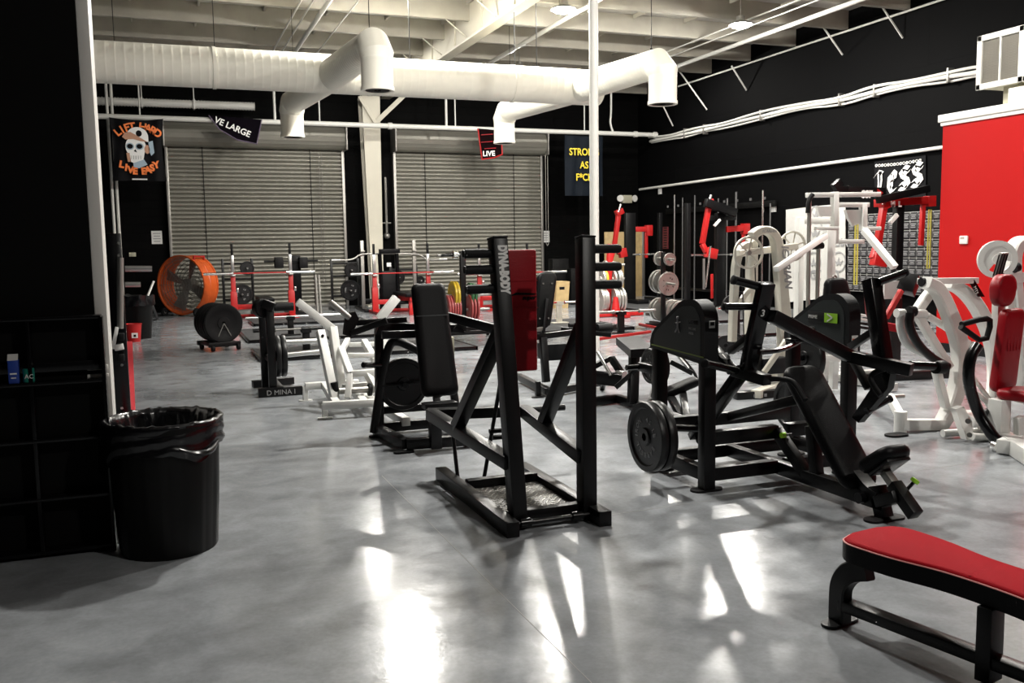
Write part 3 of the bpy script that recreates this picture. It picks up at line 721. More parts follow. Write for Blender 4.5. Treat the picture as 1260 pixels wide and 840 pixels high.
# shroud markings
G().prism([(3.086, 4.765, .845), (3.086, 5.40, .865), (3.086, 5.40, .873), (3.086, 4.765, .853)], (.003, 0, 0)).build('green_line', mat('dull_green_line', (.16, .21, .03), .5), s1)
def sidetext(par, s, size, y, z, m_, X=3.085, **k): return text('lettering', s, size, (X, y, z), -EY, EZ, m_, par, extr=.001, **k)
g = G().box((3.084, 4.83, 1.045), (3.087, 4.93, 1.075), .004); g.build('badge', 'rubber', s1)
sidetext(s1, 'PRIME', .020, 4.925, 1.052, 'greyletter'); sidetext(s1, 'INCLINE', .022, 4.93, 1.010, 'greyletter'); sidetext(s1, 'PRESS', .022, 4.93, .980, 'greyletter')
g = G(); x = 5.06
g.tube([(3.085, x, 1.0), (3.085, x, 1.06)], .006, 6); g.ball((3.085, x, 1.075), .010); g.tube([(3.085, x-.02, .98), (3.085, x, 1.01), (3.085, x+.03, .98)], .005, 6); g.tube([(3.085, x-.03, 1.05), (3.085, x+.02, 1.04)], .004, 6)
g.build('figure_icon', 'greyletter', s1)
G().box((3.12, 4.750, 1.03), (3.16, 4.754, 1.075)).build('sticker', 'paper', s1)
G().box((3.126, 4.748, 1.045), (3.154, 4.751, 1.068)).build('sticker_print', 'rubber', s1)
# second tower badge, warning label
bx = G().box((4.188, 4.86, 1.00), (4.193, 5.16, 1.07), .002); b = bx.build('badge', 'rubber', s2)
g = G().box((4.184, 4.86, 1.003), (4.188, 4.985, 1.067)); b2 = g.build('green_field', 'green', b)
sidetext(b, 'PRIME', .034, 5.15, 1.022, 'letter', 4.187)
g = G().path([V((4.182, 4.955, 1.06)), V((4.182, 4.905, 1.038)), V((4.182, 4.955, 1.012))], .002, .009, EZ, 0); g.build('chevron', 'letter', b2)
wl = G().box((4.215, 4.750, .80), (4.265, 4.754, .93)).build('warning_label', 'paper', s2)
G().box((4.219, 4.748, .885), (4.261, 4.751, .91)).build('orange_band', 'orange', wl)
for z in (.865, .85, .835, .82): G().box((4.222, 4.748, z), (4.256, 4.751, z+.005)).build('print_line', 'greyletter', wl)

# base frame
mb = lambda n, a, b, w=.07, h=.085, up=EZ, m_='black', par=pm: G().beam(a, b, w, h, up, .005).build(n, m_, par)
mb('frame_rail', (3.18, 4.80, .335), (3.66, 4.80, .335)); mb('frame_rail', (3.18, 4.80, .105), (3.66, 4.80, .105))
mb('frame_rail', (3.14, 5.38, .32), (4.25, 5.38, .32)); mb('frame_rail', (3.14, 5.38, .09), (4.25, 5.38, .09))
mb('side_rail', (3.14, 4.84, .105), (3.14, 5.36, .105)); mb('side_rail', (4.24, 4.84, .105), (4.24, 5.36, .105))
mb('frame_rail', (3.74, 4.80, .335), (4.22, 4.80, .335)); mb('frame_rail', (3.74, 4.80, .105), (4.22, 4.80, .105))
mb('bench_rail', (3.70, 5.38, .09), (3.70, 3.86, .095)); 
footplate(G(), V((3.70, 3.88, 0)), EX, .26, .10, .012).build('foot', 'rubber', pm)
mb('foot_post', (3.70, 3.88, .012), (3.70, 3.94, .18), .07, .08, EY)
mb('bench_strut', (3.66, 4.79, .34), (3.70, 4.52, .09), .06, .07); mb('bench_strut', (3.70, 4.44, .10), (3.70, 4.50, .42), .06, .07, EY)
mb('rear_strut', (3.70, 5.36, .33), (3.70, 4.58, .58), .06, .06)
k = xx(966, 535, 3.66); kn = G().cyl(k, k-V((.03, .0, 0)), .018, 14).build('adjust_knob', 'green', pm); G().cyl(k+EX*.05, k, .008, 8).build('knob_stem', 'black', kn)
# bench back pad, seat pad
u = V((0, -.53, -.57)).normalized(); n_ = u.cross(EX); n_ = n_ if n_.z > 0 else -n_
top, bot = V((3.70, 4.62, .74)), V((3.70, 4.07, .165))
cen = (top+bot)/2; Lb = (bot-top).length
def padmesh(c, du, dv, dn, L_, W0, W1, T, rnd=.06):
    """upholstered pad: outline with rounded corners, tapering from W0 to W1 along du"""
    c, du, dv, dn = V(c), V(du).normalized(), V(dv).normalized(), V(dn).normalized(); out = []
    for (sx_, sy_, w) in ((1, 1, W1), (-1, 1, W0), (-1, -1, W0), (1, -1, W1)):
        r = min(rnd, w*.45, L_*.45)
        cx_, cy_ = sx_*(L_/2-r), sy_*(w/2-r); a0 = math.atan2(sy_, sx_)
        base = {(1, 1): 0, (-1, 1): PI/2, (-1, -1): PI, (1, -1): 1.5*PI}[(sx_, sy_)]
        for i in range(7): a = base+PI/2*i/6; out.append((cx_+r*math.cos(a), cy_+r*math.sin(a)))
    n = len(out); e = min(T*.42, .028)
    rows = [(-T/2, e), (-T/2+e*.3, e*.3), (-T/2+e, 0), (T/2-e, 0), (T/2-e*.3, e*.3), (T/2, e), (T/2+.004, e*2.2)]
    vs = []
    for h, ins in rows:
        for (a, b_) in out:
            d = math.hypot(a, b_); vs.append(c+du*(a-math.copysign(min(ins, abs(a)), a))+dv*(b_-math.copysign(min(ins, abs(b_)), b_))+dn*h)
    fs = [[i*n+j, i*n+(j+1) % n, (i+1)*n+(j+1) % n, (i+1)*n+j] for i in range(len(rows)-1) for j in range(n)]
    fs += [list(range(n)), [(len(rows)-1)*n+j for j in range(n)]]
    return G().add(vs, fs)
bp = padmesh(cen, u, EX, n_, Lb+.06, .27, .25, .075, .07).build('back_pad', 'vinyl', pm, 60)
G().obox(cen-n_*.055, (u, EX, n_), (Lb*.8, .10, .04), .006).build('pad_support', 'black', bp)
cap = padmesh(V((3.70, 4.04, .135)), u, EX, n_, .12, .25, .24, .06, .05)
# curved lower tail plate under the bench
g = G(); tl = []
for i in range(9): t = i/8; tl.append(V((3.66, 4.22-.30*t, .30-.19*math.sin(t*PI/2))))
for i in range(8, -1, -1): t = i/8; tl.append(V((3.66, 4.14-.24*t, .28-.13*math.sin(t*PI/2))))
g.prism(tl, (.08, 0, 0)); g.build('pivot_bracket', 'black', pm); G().cyl((3.62, 4.0, .10), (3.78, 4.0, .10), .032, 20).build('pivot_bolt', 'blackgloss', pm)
su = V((0, -.78, .62)).normalized(); sn = V((0, .62, .78)).normalized()
sc_ = V((3.70, 3.885, .345))
sp = padmesh(sc_, su, EX, sn, .25, .25, .22, .075, .07).build('seat_pad', 'vinyl', pm, 60)
G().obox(sc_-sn*.047-su*-.0, (su, EX, sn), (.18, .16, .02), .004).build('seat_plate', 'black', sp)
a, b = V((3.70, 3.93, .275)), V((3.70, 3.60, .045))
b = xx(1127, 634, 3.70); a = xx(1089, 580, 3.70)
mid = a.lerp(b, .32)
G().beam(a, mid, .045, .05, EX, .004).build('seat_post', 'dullsteel', pm); G().beam(mid-(b-a)*.03, b, .065, .07, EX, .005).build('seat_sleeve', 'black', pm)
mb('sleeve_strut', a.lerp(b, .55), (3.70, 3.90, .10), .065, .12, EX)
k = a.lerp(b, .50)+EX*.03; q = k+V((.04, -.02, .055)); kk = G().cyl(k, q, .010, 10).build('knob_stem', 'blackgloss', pm); G().lathe([(0, .006), (.004, .024), (.022, .024), (.026, .018), (.026, .001)], q, (q-k), 18).build('green_knob', 'green', kk)

# left press arm (plane X = 3.32)
XL, XR_ = 3.32, 4.08
lp = lambda px, py: xx(px, py, XL); rp_ = lambda px, py: xx(px, py, XR_)
la = mb('press_arm', lp(943, 348), lp(920, 455), .06, .095, EX, 'blackgloss')
lb = mb('press_arm', lp(917, 452), lp(855, 537), .05, .10, EX, 'blackgloss')
mb('arm_link', lp(880, 418)+EX*-.06, lp(912, 456)+EX*-.06, .05, .06, EX, 'blackgloss')
mb('arm_brace', lp(895, 433)+EX*.02, lp(926, 408)+EX*.02, .04, .045, EX)
blk = mb('hinge_block', lp(908, 455)+EX*-.03, lp(941, 468)+EX*.02, .07, .065, EZ)
def peg(a, b, r=.022, par=pm, name='plate_peg', sm='blackgloss'):
    e = G().cyl(a, b, r, 18).build(name, sm, par); d = (V(b)-V(a)).normalized()
    G().lathe([(-.012, r*.8), (-.012, r*1.12), (.003, r*1.12), (.006, r*.8), (.006, .001)], b, d, 18).build('end_cap', 'rubber', e)
    return e
a = lp(940, 354); peg(a, yy(902, 344, a.y+.02), .025, la)
a = lp(930, 377); peg(a, yy(890, 377, a.y+.02), .022, la)
a = lp(912, 457); peg(a, yy(867, 447, a.y-.15), .024, blk)
a = lp(866, 528); e2 = yy(808, 525, a.y-.02); peg(a, e2, .023, lb)
a = lp(862, 540); peg(a+EX*-.02, a+EX*.12, .030, lb)
def disc_no(px, py, s, a, b, off, sh=0.):
    """numbered disc on the camera side face of the arm running from a to b"""
    a, b = V(a), V(b); d = (b-a).normalized(); n_ = d.cross(EX); n_ = n_ if n_.y < 0 else -n_
    p = a+d*(xx(px, py, XL)-a).dot(d)+EX*sh+n_*off
    dk = G().lathe([(0, .001), (0, .036), (.003, .036), (.003, .001)], p, n_, 24).build('number_disc', 'rubber', la)
    text('number', s, .060, p+n_*.0035-EX*.020+d*.021, EX, -d, 'letter', dk, extr=.001, bold=.001)
disc_no(932, 380, '3', lp(943, 348), lp(920, 455), .031); disc_no(863, 513, '2', lp(917, 452), lp(855, 537), .026)
disc_no(898, 447, '1', lp(880, 418), lp(912, 456), .026, -.06)
# left hand grip
h = [xx(938, 466, XL+.02), xx(966, 466, XL+.10), xx(978, 470, XL+.13), xx(991, 492, XL+.13)]
gr = G().tube(h, .016, 12, smooth=3).build('hand_grip', 'rubber', pm)
# cross linkage
a, b = xx(949, 388, XL+.03), xx(1045, 438, XR_-.12)
cb = G().beam(a, b, .075, .075, EZ, .006).build('linkage_beam', 'black', pm)
c = xx(1122, 455, XR_+.06)
G().beam(b, c, .075, .075, EZ, .006).build('linkage_beam', 'black', pm)
# pillow block on the linkage and drive rod
p = xx(981, 420, 3.75); G().box(p-V((.06, .05, .0)), p+V((.06, .05, .02)), .004).build('bearing_base', 'blackgloss', pm)
G().lathe([(-.03, .001), (-.03, .035), (.03, .035), (.03, .001)], p+EZ*.045, EX, 18).build('bearing', 'blackgloss', pm)
G().tube([lp(934, 433), xx(960, 431, 3.5), xx(985, 420, 3.8), xx(1000, 405, 3.95)], .017, 10, smooth=2).build('drive_rod', 'blackgloss', pm)
a = xx(1001, 404, 4.19); G().cyl(a, a-EX*.07, .014, 12).build('pivot_pin', 'steel', pm)
# right press arm
ra = mb('press_arm', rp_(1072, 343), rp_(1088, 450), .085, .08, EX, 'blackgloss')
mb('arm_brace', xx(1046, 427, XR_), rp_(1076, 407), .045, .04, EX)
mb('arm_link', rp_(1050, 443), rp_(1069, 478), .04, .045, EX)
g = G().prism([rp_(1076, 462), rp_(1097, 452), rp_(1092, 478), rp_(1056, 520), rp_(1048, 513), rp_(1070, 480)], (.05, 0, 0)); rl = g.build('lower_arm', 'blackgloss', pm)
a = rp_(1081, 347); peg(a, yy(1114, 335, a.y), .024, ra)
a = rp_(1066, 506); peg(a, yy(1095, 490, a.y), .023, rl)
hb = mb('hinge_block', rp_(1092, 452), xx(1121, 455, XR_+.12), .075, .065, EZ)
a = xx(1120, 449, XR_+.12); peg(a, yy(1163, 451, a.y-.02), .026, hb)
p = yy(1163, 451, a.y-.02); G().lathe([(-.07, .02), (-.07, .038), (-.02, .042), (0, .034), (0, .001)], p, EX, 18).build('rubber_stop', 'rubber', hb)
h = [rp_(1099, 451), xx(1076, 457, XR_-.04), xx(1069, 466, XR_-.06), xx(1084, 487, XR_-.06)]
G().tube(h, .017, 12, smooth=3).build('hand_grip', 'rubber', pm)

# plates: two on the lower left peg, one stored high on the tower, two behind the second tower
c = yy(798, 536, 4.97); LET = [('T', -70), ('R', -45), ('O', -22), ('N', 0), ('B', 110), ('A', 135), ('R', 160), ('B', 185), ('E', 210), ('L', 232), ('L', 255)]
c = V((2.80, 5.05, .335)); pr = .232
c = (lambda p: p)(yy(797, 537, 5.06))
plate(c+EX*.065, EX, .226, .055, 'castiron', 'black iron plate on the lower left peg of the incline press, inner one', None)
plate(c, EX, .226, .055, 'castiron', 'black plate with raised lettering, outer on the lower left peg of the incline press', None,
      [('I', -95), ('R', -80), ('O', -60), ('N', -40), ('4', 10), ('5', 30), ('L', 60), ('B', 75), ('B', 120), ('A', 140), ('R', 160), ('B', 180), ('E', 200), ('L', 218), ('L', 236)])
for k in range(5):
    pass
c = yy(803, 450, 5.62)
sp_ = G().cyl(c-EX*.30, V((3.10, c.y, c.z)), .022, 16); sp_ = None
hn = G().cyl(c-EX*.21, V((3.14, c.y, c.z)), .020, 16).build('storage_horn', 'blackgloss', pm)
G().beam(V((3.14, 5.42, c.z)), V((3.14, c.y+.02, c.z)), .06, .06).build('horn_bracket', 'black', pm)
plate(c+EX*.035, EX, .148, .04, 'castiron', 'medium black plate stored on the horn behind the left shroud tower, inner one')
plate(c-EX*.01, EX, .125, .035, 'castiron', 'medium black plate with a toothed ring stored on the horn behind the left shroud tower', None, [(str(k % 9+1), k*45) for k in range(8)])
c = xx(990, 437, 4.0); c = yy(991, 440, 5.55)
G().cyl(c-EX*.06, V((c.x+.12, c.y, c.z)), .02, 14).build('storage_horn', 'blackgloss', pm)
plate(c+EX*.0, EX, .20, .05, 'castiron', 'black plate stored behind the right shroud tower')
c = yy(975, 497, 5.55)
plate(c, EX, .20, .05, 'castiron', 'black plate stored low behind the bench, left of the right tower legs')
G().cyl(c-EX*.03, V((c.x+.30, c.y, c.z)), .02, 14).build('storage_horn', 'blackgloss', pm)
# ================================================================== black shoulder press with tall back pad
def B(par, n, a, b, w=.06, h=None, up=EZ, m_='black', bev=.004): return G().beam(a, b, w, h, up, bev).build(n, m_, par)
def T(par, n, pts, r=.02, m_='black', sm=0): return G().tube(pts, r, 14, smooth=sm).build(n, m_, par)
sh = thing('shoulder_press_machine', 'black plate loaded press with tall black back pad, left of the lettered press frame', 'gym machine', (1.95, 7.0, 0))
fl, fr, bl = V((1.68, 6.66, .06)), V((2.18, 6.60, .06)), V((1.60, 7.35, .06))
B(sh, 'base_rail', fl, fr, .07, .08); B(sh, 'base_rail', fl, bl, .07, .08)
B(sh, 'base_rail', V((1.62, 7.38, .06)), V((2.24, 7.38, .06)), .07, .08); B(sh, 'base_rail', fr, V((2.24, 7.38, .06)), .07, .08)
B(sh, 'mid_rail', V((1.62, 7.40, .20)), V((2.24, 7.40, .20)), .05, .06)
for p in (zz(466, 537, 0), zz(497, 557, 0)): footplate(G(), p, EX, .16, .07, .015).build('foot', 'rubber', sh)
up0, up1 = V((yy(467, 530, 7.36).x, 7.36, .02)), yy(466, 402, 7.36)
B(sh, 'upright', up0, up1, .065, .065)
T(sh, 'bent_leg', [yy(460, 532, 7.3), yy(469, 470, 7.3), yy(477, 427, 7.3), yy(486, 418, 7.3), yy(508, 427, 7.2), yy(530, 440, 7.1)], .036, 'black', 2)
T(sh, 'bent_leg', [yy(566, 535, 7.2), yy(558, 480, 7.2), yy(550, 440, 7.2), yy(543, 420, 7.2)], .034, 'black', 1)
pc0, pc1 = yy(526, 349, 7.0), yy(542, 487, 6.72)
du = (pc1-pc0).normalized(); dn_ = du.cross(EX); dn_ = dn_ if dn_.y < 0 else -dn_
bp = padmesh((pc0+pc1)/2, du, EX, dn_, (pc1-pc0).length, .275, .30, .075, .05).build('back_pad', 'vinyl', sh, 60)
q = pc0.lerp(pc1, .30)+dn_*.040; G().obox(q, (du, EX, dn_), (.008, .27, .004), .001).build('stitch_line', 'shroudin', bp)
B(sh, 'pad_spine', pc0.lerp(pc1, .2)-dn_*.06, pc1-dn_*.06, .06, .05, EX)
sx0 = yy(541, 498, 6.6)
B(sh, 'seat_crossplate', sx0-EX*.13, sx0+EX*.13, .12, .045); B(sh, 'seat_post', V((yy(535, 520, 6.6).x, 6.6, .02)), V((yy(535, 503, 6.6).x, 6.6, sx0.z)), .085, .085)
B(sh, 'pad_post', yy(538, 496, 6.68), yy(536, 484, 6.74), .05, .05)
B(sh, 'top_beam', yy(462, 402, 7.3), yy(560, 404, 7.3), .07, .07); B(sh, 'top_beam', yy(470, 412, 7.1), yy(535, 410, 7.1), .05, .06)
B(sh, 'lever', yy(432, 410, 7.25), yy(476, 394, 7.15), .05, .05); B(sh, 'lever', yy(438, 397, 7.3), yy(500, 393, 7.3), .045, .045)
B(sh, 'right_lever', yy(545, 388, 7.25), yy(611, 405, 7.0), .06, .075)
G().prism([yy(468, 396, 7.2), yy(486, 412, 7.2), yy(462, 412, 7.2)], (0, .05, 0)).build('gusset', 'black', sh)
G().prism([yy(556, 408, 7.2), yy(566, 395, 7.2), yy(572, 410, 7.2)], (0, .03, 0)).build('gusset', 'black', sh)
cl = G().prism([yy(427, 386, 7.25), yy(437, 383, 7.25), yy(442, 392, 7.25), yy(432, 414, 7.25), yy(424, 412, 7.25)], (0, .09, 0)).build('clamp_block', 'black', sh)
T(sh, 'grip_tube', [yy(406, 371, 7.25), yy(430, 391, 7.25)], .024, 'dullsteel'); 
peg(yy(470, 449, 7.3), yy(447, 449, 7.2), .022, sh, 'storage_peg')
hc = yy(496, 472, 7.32)
T(sh, 'plate_peg', [hc+V((0, -.07, 0)), V((hc.x, 7.40, hc.z))], .022)
B(sh, 'peg_mount', V((hc.x, 7.40, .2)), V((hc.x, 7.40, hc.z+.05)), .05, .05)
plate(hc, V((.12, -1, 0)), .218, .05, 'castiron', 'smooth black plate with pale rim behind the back pad of the shoulder press', seg=48)
B(sh, 'catch_bar', hc+V((-.21, -.045, 0)), hc+V((.25, -.045, .01)), .02, .02)
sg = yy(552, 430, 7.55); t = thing('notice_box', 'pale grey box hanging right behind the tall black back pad', 'box', V((sg.x, sg.y, sg.z-.11)))
G().box(sg-V((.05, .01, .11)), sg+V((.05, .10, .11)), .006).build('case', 'beige', t); G().box(sg-V((.05, .012, .12)), sg+V((.05, .10, -.11)), .002).build('lip', 'rubber', t)

# ================================================================== white row machine behind
wr = thing('white_row_machine', 'white plate loaded machine with a long bent lever arm, left of the black shoulder press', 'gym machine', (1.8, 8.8, 0))
W_ = lambda n, a, b, w=.07, h=None, up=EZ: B(wr, n, a, b, w, h, up, 'white')
a = zz(399, 512, .045); W_('base_rail', zz(397, 499, .13), zz(462, 495, .13)); W_('foot_post', V((zz(400, 514).x, zz(400, 514).y, .01)), V((zz(400, 514).x, zz(400, 514).y, .13)), .05)
footplate(G(), zz(400, 515), EX, .14, .07, .012).build('foot', 'white', wr)
p = zz(376, 493); W_('foot_post', p+EZ*.01, p+EZ*.15, .05); footplate(G(), p, EX, .14, .07, .012).build('foot', 'white', wr)
W_('base_rail', V((p.x, p.y, .15)), V((p.x+.55, p.y, .15))); W_('base_rail', V((p.x+.2, p.y, .15)), zz(414, 498, .13))
W_('base_rail', V((p.x+.45, p.y, .15)), zz(448, 496, .13))
W_('lever_arm', yy(366, 371, 8.9), yy(409, 404, 8.9), .075); W_('lever_arm', yy(409, 402, 8.9), yy(420, 477, 8.75), .075)
W_('upright', yy(394, 407, 8.8), yy(413, 496, 8.45), .075)
for (x, y) in ((397, 413), (399, 423)): G().cyl(yy(x, y, 8.75), yy(x, y, 8.72), .015, 10).build('bolt', 'rubber', wr)
W_('seat_frame', yy(419, 428, 8.8), yy(431, 460, 8.5), .06); W_('seat_frame', yy(431, 460, 8.5), yy(470, 457, 8.5), .06)
W_('cross_tube', yy(428, 437, 8.7), yy(462, 437, 8.7), .045); W_('cross_tube', yy(430, 424, 9.2), yy(470, 423, 9.2), .045)
W_('side_tube', yy(448, 420, 9.2), yy(462, 444, 8.8), .06); W_('side_tube', yy(452, 460, 8.5), yy(464, 482, 8.4), .06); W_('side_tube', yy(428, 418, 9.5), yy(420, 432, 9.0), .05)
W_('front_post', yy(431, 460, 8.5), yy(428, 490, 8.4), .055); W_('rear_post', yy(472, 418, 9.0), yy(474, 480, 8.9), .07); W_('lower_tube', yy(422, 476, 8.5), yy(462, 472, 8.6), .05)
W_('handle_arm', yy(467, 392, 9.3), yy(488, 366, 9.3), .085)
W_('base_rail', zz(440, 482, .1), zz(500, 519, .1), .07)
hp = T(wr, 'plate_horn', [yy(417, 481, 8.45), yy(455, 479, 8.45)], .030, 'dullsteel'); G().cyl(yy(453, 479, 8.45), yy(457, 479, 8.45), .062, 20).build('stop_disc', 'rubber', hp)
G().cyl(yy(411, 470, 8.5), yy(413, 484, 8.5), .035, 14).build('pivot_bearing', 'rubber', wr)

# ================================================================== low row stand with lettered foot
tb = thing('row_stand', 'narrow black stand with twin uprights, round pad on top and lettering on its front foot', 'gym machine', (1.15, 9.9, 0))
a, b = zz(318, 489), zz(373, 485); B(tb, 'front_foot', a+EZ*.05, b+EZ*.05, .08, .095)
text('lettering', 'D MINA I', .075, a+V((.08, -.043, .022)), (b-a), EZ, 'greyletter', tb, extr=.002)
c, d = zz(311, 478), zz(361, 473); B(tb, 'rear_foot', c+EZ*.05, d+EZ*.05, .08, .08); B(tb, 'spine', (a+b)/2+EZ*.05, (c+d)/2+EZ*.05, .08, .08)
p1, p2 = zz(327, 482), zz(336, 484)
B(tb, 'upright', V((p1.x, 10.15, .05)), V((p1.x, 10.15, yy(326, 384, 10.15).z)), .08); B(tb, 'upright', V((yy(336, 480, 9.85).x, 9.85, .05)), V((yy(336, 480, 9.85).x, 9.85, yy(335, 378, 9.85).z)), .08)
B(tb, 'cross_brace', yy(327, 438, 10.1), yy(337, 446, 9.85), .05)
pc = yy(323, 379, 9.9); G().lathe([(-.05, .001), (-.05, .09), (-.04, .102), (.04, .102), (.05, .09), (.05, .001)], pc, V((.35, -1, 0)), 28).build('round_pad', 'vinyl', tb)
B(tb, 'head_block', yy(324, 373, 9.85), yy(338, 378, 9.8), .07, .09); T(tb, 'roller_pad', [yy(338, 378, 9.85), yy(361, 377, 9.85)], .045, 'rubber')
pa = yy(341, 438, 10.0)
T(tb, 'plate_horn', [pa-EX*.08, yy(396, 432, 10.0)], .03, 'steel')
plate(yy(341, 441, 10.0), EX, .235, .05, 'castiron', 'black plate on the row stand horn, nearer the uprights', 'plates on the row stand') if False else None
plate(pa+EX*.0, EX, .225, .05, 'castiron', 'black plate on the row stand horn, nearer the twin uprights')
plate(pa+EX*.06, EX, .225, .05, 'castiron', 'black plate on the row stand horn, outer one towards the white machine')
T(tb, 'plate_horn', [yy(348, 421, 10.1), yy(396, 419, 10.1)], .03, 'steel')

# ================================================================== leg machine seen from behind its pad
lg = thing('leg_extension_machine', 'black machine with upright pad seen from behind between the press frame uprights', 'gym machine', (3.9, 8.8, 0))
c0_, c1_ = yy(673, 334, 8.9), yy(666, 405, 8.75); du = (c1_-c0_).normalized(); dn_ = du.cross(EX); dn_ = dn_ if dn_.y < 0 else -dn_
bp = padmesh((c0_+c1_)/2, du, EX, dn_, (c1_-c0_).length, .23, .20, .08, .09).build('back_pad', 'vinyl', lg, 60)
G().obox((c0_+c1_)/2+dn_*.045, (du, EX, dn_), ((c1_-c0_).length*.9, .155, .012), .004).build('backing_board', 'blackmatte', bp)
for u_, s_ in ((-.27, -.05), (-.27, .05), (.33, -.05), (.33, .05)):
    p = (c0_+c1_)/2+du*(c1_-c0_).length*u_+EX*s_+dn_*.052; G().cyl(p, p+dn_*.006, .010, 10).build('bolt', 'chrome', bp)
B(lg, 'spine', (c0_+c1_)/2+dn_*.07, c1_+dn_*.07+du*.05, .04, .03, EX)
B(lg, 'seat_rail', yy(655, 415, 8.7), yy(757, 402, 8.9), .06, .06); B(lg, 'seat_rail', yy(640, 410, 8.7), yy(668, 404, 8.7), .06, .04, m_='dullsteel')
B(lg, 'post', yy(668, 415, 8.7), yy(672, 470, 8.6), .07, .07); B(lg, 'base_rail', zz(640, 464, .06), zz(676, 482, .06), .07, .07); B(lg, 'base_rail', zz(676, 482, .06), zz(740, 470, .06), .07, .07)
B(lg, 'foot_post', V((zz(662, 488).x, zz(662, 488).y, .01)), V((zz(662, 488).x, zz(662, 488).y, .16)), .05); footplate(G(), zz(662, 489), EX, .14, .07, .012).build('foot', 'black', lg)
G().box(yy(672, 444, 8.9), yy(686, 420, 9.15), .006).build('guard', 'darkgrey', lg)
B(lg, 'floor_bar', zz(640, 462, .04), zz(628, 458, .04), .05) 
T(lg, 'hand_bar', [yy(700, 400, 8.9), yy(742, 399, 8.9), yy(748, 406, 8.9)], .025, 'rubber'); T(lg, 'roller_pad', [yy(735, 404, 8.8), yy(752, 403, 8.8)], .05, 'rubber')
T(lg, 'roller_pad', [yy(652, 404, 8.8), yy(668, 402, 8.8)], .03, 'chrome')
B(lg, 'lever', yy(690, 405, 8.9), yy(752, 412, 8.7), .05); T(lg, 'cable', [yy(700, 470, 8.7), yy(690, 484, 8.4), yy(678, 487, 8.4)], .008, 'rubber', 2)

# ================================================================== leg curl bench with chrome rods
lc = thing('leg_curl_machine', 'black leg curl machine with flat rectangular pad and chrome rods behind the left shroud tower', 'gym machine', (4.4, 8.2, 0))
q = [yy(757, 415, 8.4), yy(783, 430, 7.95), yy(804, 428, 7.95), yy(788, 413, 8.4)]
zt = q[0].z; q = [zz(758, 415, .62), zz(776, 430, .62), zz(804, 428, .62), zz(786, 413, .62)]
G().prism(q, (0, 0, -.075)).build('flat_pad', 'vinyl', lc)
m0 = (q[0]+q[1]+q[2]+q[3])/4
B(lc, 'pad_post', m0-EZ*.07, V((m0.x-.10, m0.y-.15, .06)), .07, .09, EX); B(lc, 'brace', m0+V((.12, -.2, -.08)), V((m0.x-.2, m0.y, .20)), .045)
f0_, f1_, f2_ = zz(722, 495, .05), zz(760, 490, .05), zz(800, 502, .05)
B(lc, 'base_rail', f0_, f1_, .07, .08); B(lc, 'base_rail', f1_, f2_, .07, .08); B(lc, 'base_rail', f2_, zz(806, 482, .05), .07, .08)
footplate(G(), zz(722, 497), EY, .3, .08, .012).build('foot', 'black', lc)
ya_ = 8.1
T(lc, 'chrome_rod', [yy(735, 433, ya_), yy(752, 462, ya_-.2)], .018, 'chrome'); T(lc, 'chrome_rod', [yy(829, 431, ya_), yy(847, 453, ya_-.1)], .018, 'chrome')
B(lc, 'swing_arm', yy(728, 452, ya_), yy(752, 440, ya_), .05); B(lc, 'swing_arm', yy(752, 440, ya_), yy(764, 458, ya_-.1), .06); B(lc, 'swing_arm', yy(716, 458, ya_), yy(757, 462, ya_-.1), .06)
B(lc, 'swing_arm', yy(825, 445, ya_), yy(852, 459, ya_-.1), .05); T(lc, 'bent_tube', [yy(829, 431, ya_), yy(845, 446, ya_), yy(857, 462, ya_-.1), yy(857, 470, ya_-.1)], .016, 'black', 2)
B(lc, 'body', yy(720, 463, ya_), yy(765, 468, ya_-.2), .09, .12); B(lc, 'leg', yy(745, 460, ya_), zz(741, 477, .02), .05)
G().lathe([(-.05, .001), (-.05, .035), (.05, .035), (.05, .001)], yy(764, 460, ya_-.15), V((.3, -1, 0)), 16).build('pivot', 'steel', lc)
sp0 = padmesh(yy(838, 476, 7.2), V((.8, -.3, .35)), V((.3, .9, 0)), V((-.45, -.1, .85)), .34, .22, .22, .08, .04).build('seat_pad', 'vinyl', lc, 60)
padmesh(yy(812, 474, 7.4), V((.3, -.2, .9)), V((.3, .9, 0)), V((-.9, 0, .35)), .30, .2, .2, .07, .04).build('thigh_pad', 'vinyl', lc, 60)
B(lc, 'seat_post', yy(840, 482, 7.2), zz(846, 520, .05), .06); B(lc, 'seat_post', yy(822, 482, 7.3), zz(838, 512, .05), .06); B(lc, 'base_rail', zz(800, 502, .05), zz(845, 520, .05), .07, .08)

# ================================================================== tall cream cable machine with twin wheels
ic = thing('cable_crossover_machine', 'cream arched cable machine with open wheels and dark lettering down its front leg', 'gym machine', (5.7, 8.0, 0))
I_ = lambda n, pts, w=.10, h=.07: G().path(pts, w, h, EY, .01).build(n, 'cream', ic)
Yi = 7.9
y_ = lambda x, y, Y=Yi: yy(x, y, Y)
base_r = y_(967, 470); base_r.z = .03
fl_ = flatarch('front_arch', [base_r, y_(966, 420), y_(962, 360), y_(958, 312), y_(954, 291), y_(945, 283), y_(934, 283), y_(925, 290)], [.15, .15, .13, .12, .10, .085, .085, .085], .10, ic)
ll = flatarch('rear_arch', [y_(922, 440, 8.3), y_(924, 380, 8.3), y_(925, 330, 8.3), y_(925, 292, 8.0)], .11, .10, ic)
flatarch('outer_leg', [y_(901, 420, 8.2), y_(902, 385, 8.2), y_(904, 345, 8.1), y_(906, 318, 8.0), y_(914, 303, 8.0), y_(922, 301, 8.0)], .075, .08, ic)
flatarch('brace', [y_(906, 380, 8.1), y_(917, 362, 8.1), y_(922, 356, 8.1)], .05, .05, ic)
